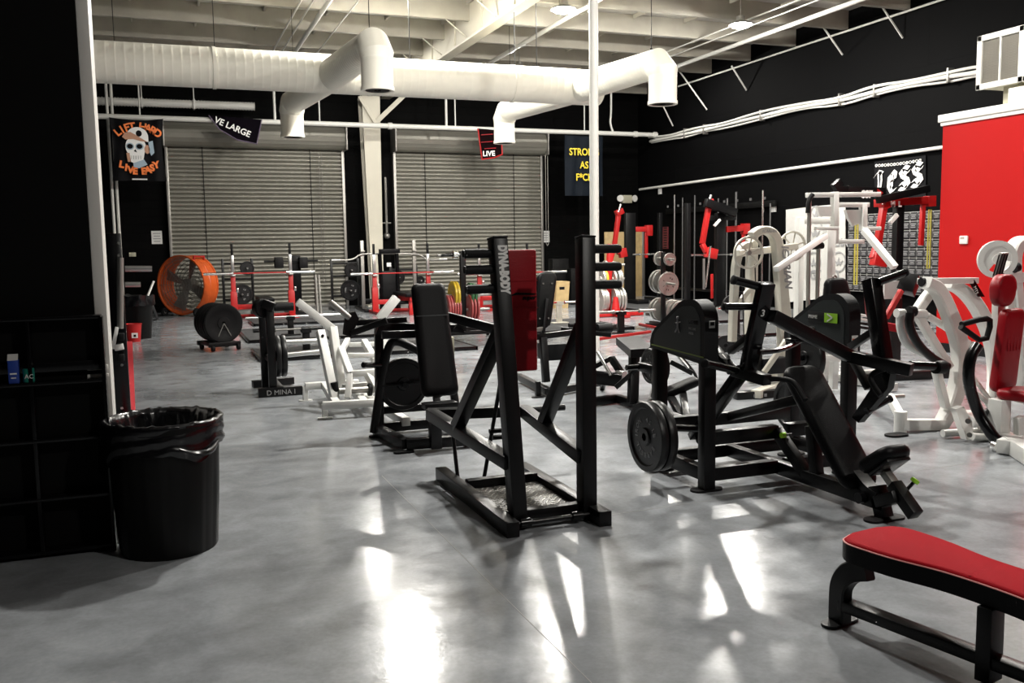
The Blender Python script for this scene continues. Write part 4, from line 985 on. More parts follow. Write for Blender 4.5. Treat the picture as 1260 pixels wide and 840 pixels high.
text('lettering', 'ICARIAN', .115, y_(958, 302)+V((0, -.056, 0)), (y_(966, 357)-y_(961, 302)), V((1, 0, .12)), 'greyletter', fl_, extr=.002, shear=.25, bold=.004)
text('lettering', 'ICARIAN', .045, y_(934, 286)+V((0, -.056, 0)), EX, EZ, 'greyletter', fl_, extr=.002, shear=.2)
def wheel(c, axis, r, par, m_='cream'):
    w_ = G().lathe([(-.012, r*.88), (-.012, r), (.012, r), (.012, r*.88)], c, axis, 36, closed=True).build('wheel_rim', m_, par)
    G().lathe([(-.02, .001), (-.02, .025), (.02, .025), (.02, .001)], c, axis, 16).build('hub', 'dullsteel', w_)
    ax_ = V(axis).normalized(); a_ = ax_.cross(EZ).normalized(); b_ = ax_.cross(a_)
    for k in range(3):
        th = PI*k/3+.3; d_ = a_*math.cos(th)+b_*math.sin(th); G().beam(c-d_*r*.9, c+d_*r*.9, .014, .008, ax_, 0).build('spoke', m_, w_)
    return w_
wa = V((-.1, -1, 0)).normalized()
wheel(y_(921, 311, 7.75), wa, .165, ic); wheel(y_(975, 303, 8.2), wa, .165, ic)
flatarch('axle_beam', [y_(908, 312, 7.85), y_(980, 303, 8.2)], .07, .05, ic, sm=0)
for x in (913, 929): T(ic, 'cable', [y_(x, 325, 7.8), y_(x+3, 440, 7.8)], .006, 'rubber')
a, b = zz(904, 491), zz(958, 488); B(ic, 'base_foot', a+EZ*.04, b+EZ*.04, .12, .07); 
for k in (.38, .62): p = a.lerp(b, k)+V((0, -.062, .035)); G().box(p-V((.02, .002, .015)), p+V((.01, 0, .015))).build('sticker', 'greyletter', ic)
G().box(y_(940, 461, 7.75), y_(957, 437, 7.95), .005).build('weight_guard', 'darkgrey', ic)
st_ = G()
for k in range(8): pass
B(ic, 'stack_post', y_(933, 470, 7.8), y_(933, 400, 7.8), .06, .06, EY, 'black'); B(ic, 'floor_link', zz(930, 485, .05), zz(968, 470, .05), .10, .08, EZ, 'cream')
B(ic, 'diagonal', y_(940, 458, 7.7), y_(975, 408, 7.7), .05, .04, EY, 'cream'); B(ic, 'floor_link', zz(922, 466, .05), zz(968, 462, .05), .10, .08, EZ, 'cream')

# ================================================================== white lat pulldown with two angled arms
lp_ = thing('lat_pulldown_machine', 'white plate loaded pulldown with two long angled arms under a boxy top frame', 'gym machine', (6.9, 8.2, 0))
Yl = 8.1
z_ = lambda x, y, Y=Yl: yy(x, y, Y)
Wl = lambda n, a, b, w=.06, h=None, up=EY, m_='white': B(lp_, n, a, b, w, h, up, m_)
flo = lambda x, Y: V((yy(x, 300, Y).x, Y, .02))
Wl('main_column', flo(1020, Yl), z_(1020, 283), .11, .10); Wl('main_column', z_(1027, 300), z_(1027, 236), .065, .07)
Wl('top_rail', z_(993, 240), z_(1082, 239), .05, .06); Wl('top_rail', z_(1028, 252), z_(1068, 252), .05, .06)
Wl('left_post', flo(984, 8.3), z_(984, 270, 8.3), .07, .08); Wl('header', z_(981, 271, 8.3), z_(1030, 272, 8.3), .07, .07)
Wl('right_drop', z_(1062, 250), z_(1062, 284), .065, .07)
G().prism([z_(1005, 254, 8.05), z_(1023, 254, 8.05), z_(1023, 266, 8.05), z_(1009, 266, 8.05)], (0, .03, 0)).build('gusset', 'white', lp_)
G().prism([z_(1041, 258), z_(1066, 258), z_(1066, 272), z_(1050, 278), z_(1044, 268)], (0, .04, 0)).build('gusset', 'white', lp_)
Wl('swing_arm', z_(1016, 290, 8.0), z_(955, 331, 7.6), .055, .06); Wl('swing_arm', z_(1063, 283, 8.0), z_(1101, 329, 7.6), .07, .06)
Wl('cross_handle', z_(1003, 281, 8.0), z_(1031, 281, 8.0), .04, .04); Wl('cross_handle', z_(1062, 281, 8.0), z_(1083, 281, 8.0), .04, .04); Wl('cross_tube', z_(1022, 297, 8.1), z_(1062, 297, 8.1), .05, .05)
T(lp_, 'guide_rod', [flo(996, 8.0)+EZ*0, z_(996, 244, 8.0)], .022, 'dullsteel'); T(lp_, 'guide_rod', [flo(1007, 8.0), z_(1007, 303, 8.0)], .022, 'dullsteel')
G().cyl(z_(1000, 303, 8.0), z_(1012, 302, 8.0), .035, 12).build('rubber_stop', 'rubber', lp_)
T(lp_, 'pulldown_bar', [z_(994, 262, 8.0), z_(995, 246, 8.0), z_(1000, 239, 8.0)], .025, 'rubber', 1)
Wl('floor_rail', V((6.5, 8.1, .05)), V((7.6, 8.1, .05)), .09, .08, EZ); Wl('floor_rail', V((6.95, 8.9, .05)), V((6.95, 7.2, .05)), .09, .08, EZ)
Wl('knee_post', z_(1005, 470, 7.4), z_(1005, 428, 7.4), .08, .08); Wl('knee_brace', z_(1010, 440, 7.5), z_(1048, 442, 7.5), .06, .06)
padmesh(z_(1029, 357, 7.5), V((0, -.15, -1)), EX, V((0, -1, .15)), .25, .26, .30, .10, .07).build('chest_pad', 'vinyl', lp_, 60); G().lathe([(-.008, .012), (-.008, .024), (.008, .024), (.008, .012)], z_(1027, 341, 7.5), EY, 16, closed=True).build('pull_ring', 'dullsteel', lp_)
Wl('pad_post', z_(1029, 372, 7.55), flo(1029, 7.55), .07, .07)

# ================================================================== white arched machine at the right
wa_ = thing('arched_row_machine', 'white machine with two tall curved arches and black handles left of the red seat', 'gym machine', (6.0, 5.7, 0))
Ya = 5.62
a_ = lambda x, y, Y=Ya: yy(x, y, Y)
flatarch('arch', [a_(1139, 347), a_(1155, 355), a_(1172, 395), a_(1183, 430), a_(1180, 470), a_(1168, 505), a_(1157, 524)], [.09, .10, .12, .125, .125, .11, .10], .11, wa_, 'white')
flatarch('arch', [a_(1166, 349, 5.9), a_(1186, 357, 5.9), a_(1205, 380, 5.9), a_(1220, 415, 5.9), a_(1226, 455, 5.9), a_(1222, 500, 5.7)], [.07, .10, .12, .12, .12, .12], .10, wa_, 'white')
fc = flatarch('front_curve', [a_(1152, 352, 5.75), a_(1140, 365, 5.75), a_(1130, 380, 5.7), a_(1124, 390, 5.7)], .08, .07, wa_, 'white')
B(wa_, 'top_beam', a_(1133, 346, 5.7), a_(1200, 345, 5.85), .07, .05, EZ, 'white'); 
dp = G().prism([a_(1191, 344, 5.80), a_(1199, 344, 5.80), a_(1212, 365, 5.80), a_(1204, 365, 5.80)], (0, .01, 0)).build('label_plate', 'blackgloss', wa_)
text('print', 'MTS', .04, a_(1198, 353, 5.79), V((.4, 0, -.8)), V((.8, 0, .4)), 'letter', dp, extr=.001)
G().cyl(a_(1133, 347, 5.65), a_(1139, 347, 5.65), .035, 14).build('end_plug', 'rubber', wa_)
B(wa_, 'strut', a_(1129, 388), a_(1168, 452), .06, .06, EY, 'white'); B(wa_, 'base_beam', a_(1108, 522, 5.65), a_(1162, 522, 5.6), .085, .085, EZ, 'white'); 
text('print', 'pure-strength', .035, a_(1119, 521, 5.6)-EY*0, EX, EZ, 'greyletter', wa_, extr=.001, shear=.3) if False else None
T(wa_, 'floor_tube', [zz(1160, 533, .04), zz(1240, 528, .04)], .03, 'white')
G().cyl(V((yy(1108, 520, 5.66).x, 5.66, .0)), V((yy(1108, 520, 5.66).x, 5.66, .17)), .05, 20).build('foot_roller', 'white', wa_)
B(wa_, 'rear_leg', yy(1108, 512, 5.7), yy(1095, 488, 6.1), .06, .06, EX, 'white'); B(wa_, 'rear_leg', yy(1095, 488, 6.1), zz(1070, 500, .04), .06, .06, EX, 'white')
T(wa_, 'foot_bar', [yy(1092, 488, 6.1), yy(1112, 487, 6.1)], .018, 'dullsteel'); footplate(G(), zz(1103, 536), EX, .2, .12, .015).build('foot', 'rubber', wa_)
T(wa_, 'curved_handle', [a_(1120, 385, 5.5), a_(1118, 400, 5.5), a_(1128, 422, 5.5), a_(1146, 440, 5.5), a_(1166, 451, 5.5)], .034, 'black', 2)
T(wa_, 'white_arc', [a_(1108, 385, 5.6), a_(1108, 405, 5.6), a_(1116, 425, 5.6), a_(1140, 436, 5.6)], .035, 'white', 2)
T(wa_, 'axle', [a_(1103, 385, 5.6), a_(1138, 386, 5.6)], .035, 'white'); T(wa_, 'pivot_sleeve', [a_(1118, 383, 5.55), a_(1125, 383, 5.55)], .042, 'rubber')
B(wa_, 'lower_strut', a_(1152, 455, 5.55), a_(1163, 500, 5.6), .07, .05, EX, 'white'); T(wa_, 'pivot_sleeve', [a_(1150, 452, 5.5), a_(1163, 452, 5.5)], .05, 'rubber')
T(wa_, 'loop_handle', [yy(1183, 399, 5.1), yy(1212, 391, 5.1), yy(1220, 395, 5.1), yy(1212, 423, 5.1), yy(1182, 402, 5.1)], .022, 'rubber', 1)
T(wa_, 'swing_link', [yy(1140, 388, 5.6), yy(1168, 405, 5.8), yy(1195, 425, 5.8)], .03, 'white', 1)

# ================================================================== red upholstered seat machine at the right edge
rs = thing('red_seat_machine', 'white framed machine with tall ribbed red seat back at the right edge', 'gym machine', (6.0, 5.0, 0))
Yr = 5.05
r_ = lambda x, y, Y=Yr: yy(x, y, Y)
c = (r_(1238, 380)+r_(1241, 480))/2; Lp = (r_(1238, 380)-r_(1241, 480)).length
bp = padmesh(c, V((0, .10, -1)), V((1, .25, 0)), V((-.22, -1, -.1)), Lp, .30, .32, .10, .05).build('back_cushion', 'redvinyl', rs, 60)
hc_ = r_(1234, 357); hp_ = padmesh(hc_, V((0, .05, -1)), V((1, .25, 0)), V((-.22, -1, 0)), .24, .28, .26, .13, .10).build('head_cushion', 'redvinyl', rs, 60)
for k in range(5):
    x = -.10+.05*k; G().tube([c+V((x, x*.25-.052-.0*k, Lp*.45-.02)), c+V((x*.96, x*.25-.060, Lp*.33)), c+V((x*.9, x*.25-.056, .0))], .004, 6, smooth=1).build('rib_seam', mat('red_seam%d' % k, (.30, .005, .012), .4), bp)
sc2 = r_(1262, 485, 4.85); padmesh(sc2, V((1, .25, 0)), V((-.25, 1, 0)), EZ, .30, .32, .32, .08, .06).build('seat_cushion', 'redvinyl', rs, 60)
B(rs, 'seat_column', V((sc2.x-.14, 4.95, .05)), V((sc2.x-.14, 4.95, sc2.z-.04)), .10, .12, EY, 'white'); B(rs, 'seat_arm', r_(1238, 487, 4.95), r_(1290, 500, 4.9), .06, .05, EZ, 'white')
B(rs, 'back_spine', V((c.x+.05, 5.18, .10)), V((c.x+.02, 5.16, hc_.z)), .08, .06, EY, 'white')
B(rs, 'base_rail', zz(1190, 512, .06), zz(1275, 565, .06), .11, .11, EZ, 'white'); B(rs, 'base_rail', zz(1235, 550, .06), zz(1300, 520, .06), .10, .10, EZ, 'white')
T(rs, 'black_arc', [r_(1203, 424, 5.0), r_(1193, 440, 5.0), r_(1191, 470, 5.0), r_(1202, 505, 5.0), r_(1218, 532, 4.9), r_(1233, 549, 4.85)], .042, 'blackgloss', 2)
e = r_(1229, 549, 4.83); G().lathe([(-.03, .001), (-.03, .05), (.03, .05), (.03, .001)], e, V((-.35, -1, 0)), 20).build('arc_end_cap', 'chrome', rs)
T(rs, 'chrome_rod', [r_(1196, 462, 5.2), r_(1224, 500, 5.2)], .018, 'white'); T(rs, 'push_rod', [r_(1194, 478, 5.15), r_(1223, 501, 5.15)], .02, 'white'); G().ball(r_(1224, 502, 5.15), .028).build('rod_joint', 'dullsteel', rs)
T(rs, 'bent_lever', [r_(1210, 518, 5.0), r_(1213, 505, 5.0), r_(1224, 502, 5.1)], .02, 'black', 2)
g = G().prism([r_(1176, 503, 5.3), r_(1186, 500, 5.3), r_(1196, 518, 5.2), r_(1198, 540, 5.15), r_(1190, 541, 5.15), r_(1184, 525, 5.2)], (0, .06, 0)).build('link_plate', 'white', rs)
for q in ((1191, 518), (1193, 535)): G().cyl(r_(*q, 5.14), r_(*q, 5.11), .02, 12).build('bolt', 'dullsteel', g)
T(rs, 'cross_tube', [r_(1196, 537, 5.15), r_(1240, 540, 5.1)], .03, 'white'); G().prism([r_(1254, 515, 4.8), r_(1262, 512, 4.8), r_(1268, 545, 4.8), r_(1254, 545, 4.8)], (0, .05, 0)).build('link_plate', 'white', rs)
rl_ = r_(1232, 332, 5.25)
cd_ = G().obox(r_(1231, 326, 5.15), (EX, V((0, 1, .2)), V((0.1, -.2, 1))), (.07, .03, .19), .003).build('placard', 'dullsteel', rs)
for k in range(4): G().obox(r_(1226+k*3.4, 326, 5.13), (EX, EY, V((.1, -.2, 1))), (.010, .004, .16)).build('placard_line', 'rubber', cd_)
B(rs, 'placard_post', r_(1233, 345, 5.2), r_(1232, 336, 5.2), .03)

# ================================================================== white wheel machine against the red wall
wm = thing('wheel_cable_machine', 'white machine with a big cut out wheel standing in front of the red wall', 'gym machine', (8.4, 6.6, 0))
Yw_ = 6.7
c = yy(1227, 319, Yw_)
ring = G().lathe([(-.02, .13), (-.02, .185), (.02, .185), (.02, .13)], c, V((-.5, -.86, 0)), 36, closed=True).build('wheel_rim', 'white', wm)
G().lathe([(-.012, .001), (-.012, .14), (.012, .14), (.012, .001)], c+EZ*0, V((-.5, -.86, 0)), 30, a0=PI*.95, a1=PI*2.3).build('wheel_web', 'white', wm)
G().lathe([(-.04, .001), (-.04, .05), (.04, .05), (.04, .001)], c, V((-.5, -.86, 0)), 20).build('hub', 'white', wm)
flatarch('frame_arch', [V((yy(1262, 400, 6.9).x, 6.9, .02)), yy(1246, 345, 6.9), yy(1245, 315, 6.9), yy(1250, 301, 6.9), yy(1262, 296, 6.9), yy(1285, 300, 6.9)], .12, .16, wm, 'white')
B(wm, 'cross_plate', yy(1232, 341, 6.8), yy(1275, 341, 6.8), .10, .08, EY, 'white'); G().cyl(yy(1247, 330, 6.75), yy(1252, 328, 6.75), .05, 14).build('bearing', 'rubber', wm)
B(wm, 'column', V((yy(1242, 400, 6.9).x, 6.9, .02)), yy(1240, 345, 6.9), .10, .10, EY, 'white')
# red padded machine between the incline press and the arches
rm = thing('red_trim_machine', 'dark machine with a thin red side pad behind the right arm of the incline press', 'gym machine', (7.6, 7.8, 0))
padmesh(yy(1070, 369, 7.6), V((.12, 0, -1)), V((.5, .8, 0)), V((-.8, .5, 0)), .40, .3, .24, .07, .06).build('side_pad', 'redvinyl', rm, 60)
B(rm, 'pink_strut', yy(1090, 391, 7.6), yy(1109, 357, 7.6), .05, .05, EY, 'red'); B(rm, 'upright', V((yy(1100, 350, 7.9).x, 7.9, 0)), yy(1100, 345, 7.9), .14, .12, EY, 'black'); B(rm, 'upright', V((yy(1086, 350, 8).x, 8, 0)), yy(1087, 350, 8), .06, .08, EY, 'black')
B(rm, 'side_frame', yy(1100, 345, 7.9), yy(1128, 352, 7.7), .2, .2, EY, 'black'); B(rm, 'floor_rail', V((6.9, 7.9, .05)), V((8.3, 7.7, .05)), .09, .09, EZ, 'black')
B(rm, 'seat', yy(1082, 400, 7.6), yy(1108, 404, 7.5), .2, .08, EZ, 'redvinyl'); G().box(yy(1088, 368, 7.78), yy(1108, 345, 7.8)).build('instruction_sheet', 'paper', rm)
for k in range(4): B(rm, 'stack_rod', yy(1048, 386+k*5, 7.9), yy(1082, 391+k*5, 7.9), .03, .03, EZ, 'white' if k < 2 else 'black')
# ================================================================== banners
def cloth(name, x0, x1, z0, z1, Y, label, mt='banner', amp=.02, sag=0., taper=0., cat='banner', nx=48, nz=36, top=None):
    """hanging cloth facing -Y"""
    vs = []
    for j in range(nz+1):
        for i in range(nx+1):
            u, v = i/nx, j/nz
            w = taper*math.sin(PI*min(1, v*1.05))
            x = x0+(x1-x0)*(u+(0.5-u)*w*abs(2*u-1)); z = z1+(z0-z1)*v - sag*math.sin(PI*u)*(1-v)
            y = Y+amp*math.sin(u*PI*6+v*2.4)*(.35+abs(u-.5)) + amp*.7*noise.noise(V((u*4, v*3, x0)))
            vs.append(V((x, y, z)))
    fs = [[j*(nx+1)+i, j*(nx+1)+i+1, (j+1)*(nx+1)+i+1, (j+1)*(nx+1)+i] for j in range(nz) for i in range(nx)]
    r = thing(name, label, cat, ((x0+x1)/2, Y, z0))
    G().add([v+V((0, .012, 0)) for v in vs]+vs, fs+[[a+len(vs) for a in f][::-1] for f in fs]).build('cloth', mt, r, 80)
    return r
# 1: skull banner
a, b = yy(134, 144, YS-.10), yy(205, 223, YS-.10)
x0, x1, z1, z0 = a.x, b.x, a.z, b.z
bn1 = cloth('skull_banner', x0, x1, z0, z1, YS-.10, 'dark banner with orange LIFT HARD LIVE EASY letters around a capped skull, hung at left', 'banner', .03, .05, .10)
Yb = YS-.17; W1 = x1-x0; H1 = z1-z0; bc_ = lambda u, v: V((x0+W1*u, Yb, z1-H1*v))
def arc_text(par, s, cu, cv, r, a0, a1, size, m_, flip=False):
    g = G(); n = len(s)
    for k, ch in enumerate(s):
        if ch == ' ': continue
        th = math.radians(a0+(a1-a0)*k/(n-1)); d = V((math.sin(th), 0, math.cos(th)))
        c = bc_(cu, cv)+d*r
        td = V((math.cos(th), 0, -math.sin(th))); rd = d
        if flip: td, rd = -td, -rd
        q = text_geo(ch, size, c, td, rd, align='CENTER', extr=.003, bold=.008); g.add(q.v, q.f)
    return g.build('lettering', m_, par)
arc_text(bn1, 'LIFT HARD', .51, .62, .62, -38, 38, .24, 'orangeletter')
arc_text(bn1, 'LIVE EASY', .50, .38, -.0, 0, 1, .1, 'orangeletter') if False else None
g = G()
for k, ch in enumerate('LIVE EASY'):
    if ch == ' ': continue
    u = .17+.083*k; dz = .16*(2*(k/8)-1)**2
    q = text_geo(ch, .21, bc_(u, .90)+EZ*dz, V((1, 0, .22*(2*k/8-1))), V((-.22*(2*k/8-1), 0, 1)), align='CENTER', extr=.003, bold=.012); g.add(q.v, q.f)
g.build('lettering', 'orangeletter', bn1)
def poly(par, name, pts, m_, dy=0.): return G().prism([bc_(u, v)+V((0, -dy, 0)) for u, v in pts], (0, -.004, 0)).build(name, m_, par)
def ell(cu, cv, ru, rv, n=22, a0=0, a1=360): return [(cu+ru*math.cos(math.radians(a0+(a1-a0)*i/n)), cv+rv*math.sin(math.radians(a0+(a1-a0)*i/n))) for i in range(n+(0 if a1-a0 == 360 else 1))]
bone, tanm, greym = 'letter', mat('tan_print', (.45, .24, .15), .5), mat('pale_blue_print', (.32, .42, .50), .5)
poly(bn1, 'skull', ell(.46, .46, .19, .17), bone); poly(bn1, 'jaw', [(.33, .55), (.62, .55), (.58, .70), (.48, .75), (.36, .70)], bone, .002)
poly(bn1, 'cap_crown', ell(.50, .30, .20, .15, 20, 180, 360)+[(.70, .38), (.36, .33)], bone, .006)
poly(bn1, 'cap_brim', [(.22, .31), (.27, .24), (.38, .23), (.52, .30), (.68, .38), (.56, .37), (.42, .34), (.28, .35)], tanm, .010)
poly(bn1, 'cap_badge', ell(.53, .25, .055, .05), 'banner', .012)
for c in (.355, .53): poly(bn1, 'glasses_rim', ell(c, .455, .075, .055), greym, .008); poly(bn1, 'glasses_lens', ell(c, .455, .055, .038), 'banner', .012)
poly(bn1, 'nose', [(.42, .53), (.45, .50), (.48, .55)], 'banner', .008)
for k in range(5): poly(bn1, 'tooth_gap', [(.36+k*.045, .60), (.365+k*.045, .60), (.365+k*.045, .66), (.36+k*.045, .66)], 'banner', .008)
poly(bn1, 'ear_disc', ell(.67, .50, .05, .07), tanm, .008); poly(bn1, 'scarf', [(.40, .72), (.60, .66), (.66, .74), (.50, .80), (.40, .78)], greym, .006)
poly(bn1, 'hand', [(.70, .38), (.78, .36), (.80, .55), (.74, .60), (.70, .52)], greym, .008); poly(bn1, 'hand', [(.28, .56), (.34, .56), (.35, .70), (.30, .70)], tanm, .008)
poly(bn1, 'small_print', [(.36, .965), (.64, .965), (.64, .985), (.36, .985)], bone, .004)
# 2: LIVE LARGE pennant, a triangle of dark cloth hanging skewed
p = [(257, 142), (322, 147), (316, 177), (292, 172), (270, 159)]
Yp = YS-.10; w3 = [yy(px, py, Yp) for px, py in p]
r2 = thing('pennant', 'purple black pennant reading VE LARGE hanging askew from the sprinkler pipe', 'banner', (w3[0].x, Yp, w3[2].z))
G().prism(w3, (0, .015, 0)).build('cloth', mat('purple_black_cloth', (.003, .002, .004), .9, spec=.05), r2)
q = [yy(px, py, Yp-.012) for px, py in ((257, 142), (270, 159), (292, 172), (316, 177), (322, 147))]
G().tube(q, .014, 6).build('hem', mat('grey_purple_hem', (.12, .09, .14), .6), r2)
d = yy(314, 170, Yp-.02)-yy(268, 150, Yp-.02); text('lettering', 'VE LARGE', .21, yy(263, 150, Yp-.02), d, V((-d.z, 0, d.x)), 'letter', r2, extr=.002, bold=.004, sx=.95)
# 3: red edged banner reading LIVE
p = [(588, 158), (612, 160), (617, 172), (618, 190), (608, 194), (593, 196)]
w3 = [yy(px, py, Yp) for px, py in p]
r3 = thing('red_edged_banner', 'small black banner with red hem reading LIVE beside the far duct outlet', 'banner', (w3[0].x, Yp, w3[4].z))
G().prism(w3, (0, .015, 0)).build('cloth', mat('dark_red_cloth', (.005, .0015, .002), .9, spec=.05), r3); q = [yy(px, py, Yp-.012) for px, py in ((588, 158), (593, 196), (608, 194), (618, 190), (617, 172))]
G().tube(q, .018, 6).build('hem', 'red', r3); text('lettering', 'LIVE', .19, yy(594, 192, Yp-.02), V((1, 0, .05)), EZ, 'letter', r3, extr=.002, bold=.004)
for k, (u, v) in enumerate(((592, 166), (592, 175), (596, 183))): G().beam(yy(u, v, Yp-.015), yy(u+14, v-1, Yp-.015), .02, .05, EY, 0).build('print_band', 'redvinyl', r3)
# 4: STRONG AS banner
a, b = yy(695, 166, YS-.08), yy(742, 241, YS-.08)
r4 = cloth('slogan_banner', a.x, b.x, b.z, a.z, YS-.08, 'navy banner with yellow STRONG AS lettering partly hidden by the round white post', 'navy', .03, .02)
for s, py in (('STRONG', 191), ('AS', 207), ('F*CK', 222)): text('lettering', s, .27, yy(719, py, YS-.15), EX, EZ, 'yellowletter', r4, align='CENTER', extr=.003, bold=.005, sx=.85)
# signs on the back wall
def sign(px0, py0, px1, py1, label, lines=4, mt='paper', name='paper_sign', Y=YW-.02):
    a, b = yy(px0, py0, Y), yy(px1, py1, Y); r = thing(name, label, 'sign', ((a.x+b.x)/2, Y, b.z))
    s = G().box((a.x, Y-.004, b.z), (b.x, Y+.012, a.z)).build('sheet', mt, r); h = a.z-b.z
    for k in range(lines):
        z = a.z-h*(.2+.6*k/max(1, lines-1)); w_ = (b.x-a.x)*(.30 if k % 2 else .36); c = (a.x+b.x)/2
        G().box((c-w_, Y-.006, z-.012), (c+w_, Y-.004, z+.012)).build('print_line', 'greyletter', s)
sign(186, 284, 200, 300, 'white paper notice on the black wall above the orange drum fan')
sign(666, 284, 676, 298, 'white paper notice on the black wall right of the right roller door')
t = thing('light_switch', 'small pale switch plate low on the black wall left of the drum fan', 'switch', yy(163, 315, YW-.01)-EZ*.05)
p = yy(163, 313, YW-.02); G().box(p-V((.08, .005, .05)), p+V((.08, .015, .05)), .004).build('plate', 'beige', t); G().box(p-V((.02, .012, .012)), p+V((.02, 0, .012))).build('toggle', 'beige', t)
# pipe with valve between the doors
t = thing('gas_pipe', 'thin grey pipe and valve right of the steel column', 'pipe', yy(474, 295, 24.55)); a = yy(474, 218, 24.55); b = yy(474, 288, 24.55); b.x = a.x
G().tube([a, b], .035, 8).build('pipe', 'dullsteel', t); G().ball(b-EZ*.05, .09).build('valve', 'dullsteel', t); G().tube([b+V((-.12, 0, .3)), b+V((.12, 0, .3))], .02, 6).build('clip', 'dullsteel', t)
# emergency light on back wall
p = yy(771, 245, YW-.10); t = thing('emergency_light', 'twin headed emergency light on the dark back wall near the corner', 'emergency light', p-EZ*.12)
G().box(p-V((.16, .06, .12)), p+V((.16, .09, .12)), .02).build('case', 'beige', t)
for s in (-1, 1): G().lathe([(-.07, .001), (-.07, .05), (.0, .10), (.03, .10), (.03, .001)], p+V((s*.24, -.05, .02)), V((s*.3, -1, 0)), 18).build('lamp_head', 'trimwhite', t)

# right wall: gothic banner, posters, plate grid
XB = XW-.03
def wp(px, py, dx=0.): return xx(px, py, XB-dx)
c4 = [wp(1076, 199), wp(1139, 191), wp(1139, 246), wp(1076, 250)]
r5 = thing('gothic_banner', 'black banner with white gothic LESS lettering and chain on the right wall', 'banner', c4[3])
G().prism(c4, (.015, 0, 0)).build('cloth', 'banner', r5)
yA, yB = c4[0].y, c4[1].y; zA, zB = c4[3].z, c4[0].z
def gp(u, v): return V((XB-.02, yA+(yB-yA)*u, zB+(zA-zB)*v))
def strokes(name, st, w, par, m_='letter'):
    """broad nib pen strokes; the nib is held at forty degrees"""
    nib = V((0, -math.cos(.7), math.sin(.7)))*w/2; g = G()
    for s in st:
        P_ = [gp(*q) for q in s]
        for i in range(len(P_)-1):
            g.prism([P_[i]-nib, P_[i+1]-nib, P_[i+1]+nib, P_[i]+nib], (-.004, 0, 0))
    return g.build(name, m_, par)
nw = .10
strokes('letter_l', [[(.03, .36), (.10, .25), (.19, .30)], [(.12, .26), (.13, .50), (.11, .74)], [(.15, .27), (.16, .50), (.14, .74)], [(.04, .80), (.12, .72), (.20, .80), (.27, .70)]], nw, r5)
strokes('letter_e', [[(.40, .28), (.33, .38), (.32, .60), (.38, .76), (.46, .70)], [(.40, .28), (.46, .34), (.44, .48), (.35, .52)], [(.38, .36), (.38, .66)]], nw, r5)
for k, (ox, nm) in enumerate(((.52, 'letter_s'), (.76, 'letter_s'))):
    oz = -.05*k
    strokes(nm, [[(ox+.19, .24+oz), (ox+.10, .20+oz), (ox+.03, .30+oz), (ox+.07, .42+oz), (ox+.17, .50+oz), (ox+.20, .62+oz), (ox+.12, .74+oz), (ox+.02, .70+oz)], [(ox+.08, .33+oz), (ox+.16, .38+oz), (ox+.20, .30+oz)], [(ox+.03, .60+oz), (ox+.10, .56+oz), (ox+.14, .64+oz)]], nw, r5)
ch = G()
for k in range(15):
    u = .06+k*.061; p = gp(u, .10-.05*math.sin(PI*k/14)*-1*.4+.0); ch.lathe([(-.006, .018), (-.006, .030), (.006, .030), (.006, .018)], p, EX if k % 2 == 0 else V((1, .8, 0)), 10, closed=True)
ch.build('printed_chain', 'letter', r5)
c4 = [wp(967, 258), wp(1000, 254), wp(1040, 250), wp(1040, 364), wp(967, 372)]
r6 = thing('white_wall_banner', 'large white banner with dark round emblems on the right wall behind the white pulldown', 'banner', c4[4])
G().prism(c4, (.015, 0, 0)).build('cloth', 'poster', r6)
for (px, py, r_) in ((1003, 286, .28), (1001, 323, .24), (1032, 322, .22), (1004, 264, .2)):
    p = wp(px, py, .01); e_ = G().lathe([(0, r_*.86), (-.004, r_*.86), (-.004, r_), (0, r_)], p, EX, 30, closed=True).build('emblem_ring', 'greyletter', r6)
    G().prism([p+V((0, y*r_, z*r_)) for y, z in ((-.6, .2), (-.2, -.05), (0, .5), (.2, -.05), (.6, .2), (.25, -.4), (0, -.2), (-.25, -.4))], (-.004, 0, 0)).build('eagle_emblem', 'greyletter', e_)
text('lettering', 'GOOD', .30, wp(1014, 344, .012), -EY, EZ, 'greyletter', r6, bold=.006, align='CENTER'); text('lettering', 'DIA', .24, wp(1035, 303, .012), -EY, EZ, 'greyletter', r6, bold=.006, align='CENTER')
# wire grid with rows of dark printed cards
XG = XW-.10
y0g, y1g = xx(1044, 300, XG).y, xx(1157, 300, XG).y; z0g, z1g = xx(1100, 345, XG).z-.25, xx(1100, 262, XG).z
gr = thing('wire_display_grid', 'white wire display grid on the right wall beside the red office wall', 'display rack', (XG, (y0g+y1g)/2, z0g))
nc, nr = 13, 9
for i in range(nc+1): Y = y0g+(y1g-y0g)*i/nc; G().box((XG-.006, Y-.006, z0g), (XG+.006, Y+.006, z1g)).build('wire', 'wire', gr)
for j_ in range(nr+1): z = z0g+(z1g-z0g)*j_/nr; G().box((XG-.004, y1g, z-.006), (XG+.004, y0g, z+.006)).build('wire', 'wire', gr)
G().box((XG+.03, y1g, z0g), (XW-.005, y0g, z1g)).build('black_back_board', 'rubber', gr)
cardm = mat('dark_card', (.03, .03, .033), .4); cpr = mat('card_print', (.33, .33, .33), .5)
cw_, chh = abs(y1g-y0g)/nc*.90, (z1g-z0g)/nr*.74
card0 = None
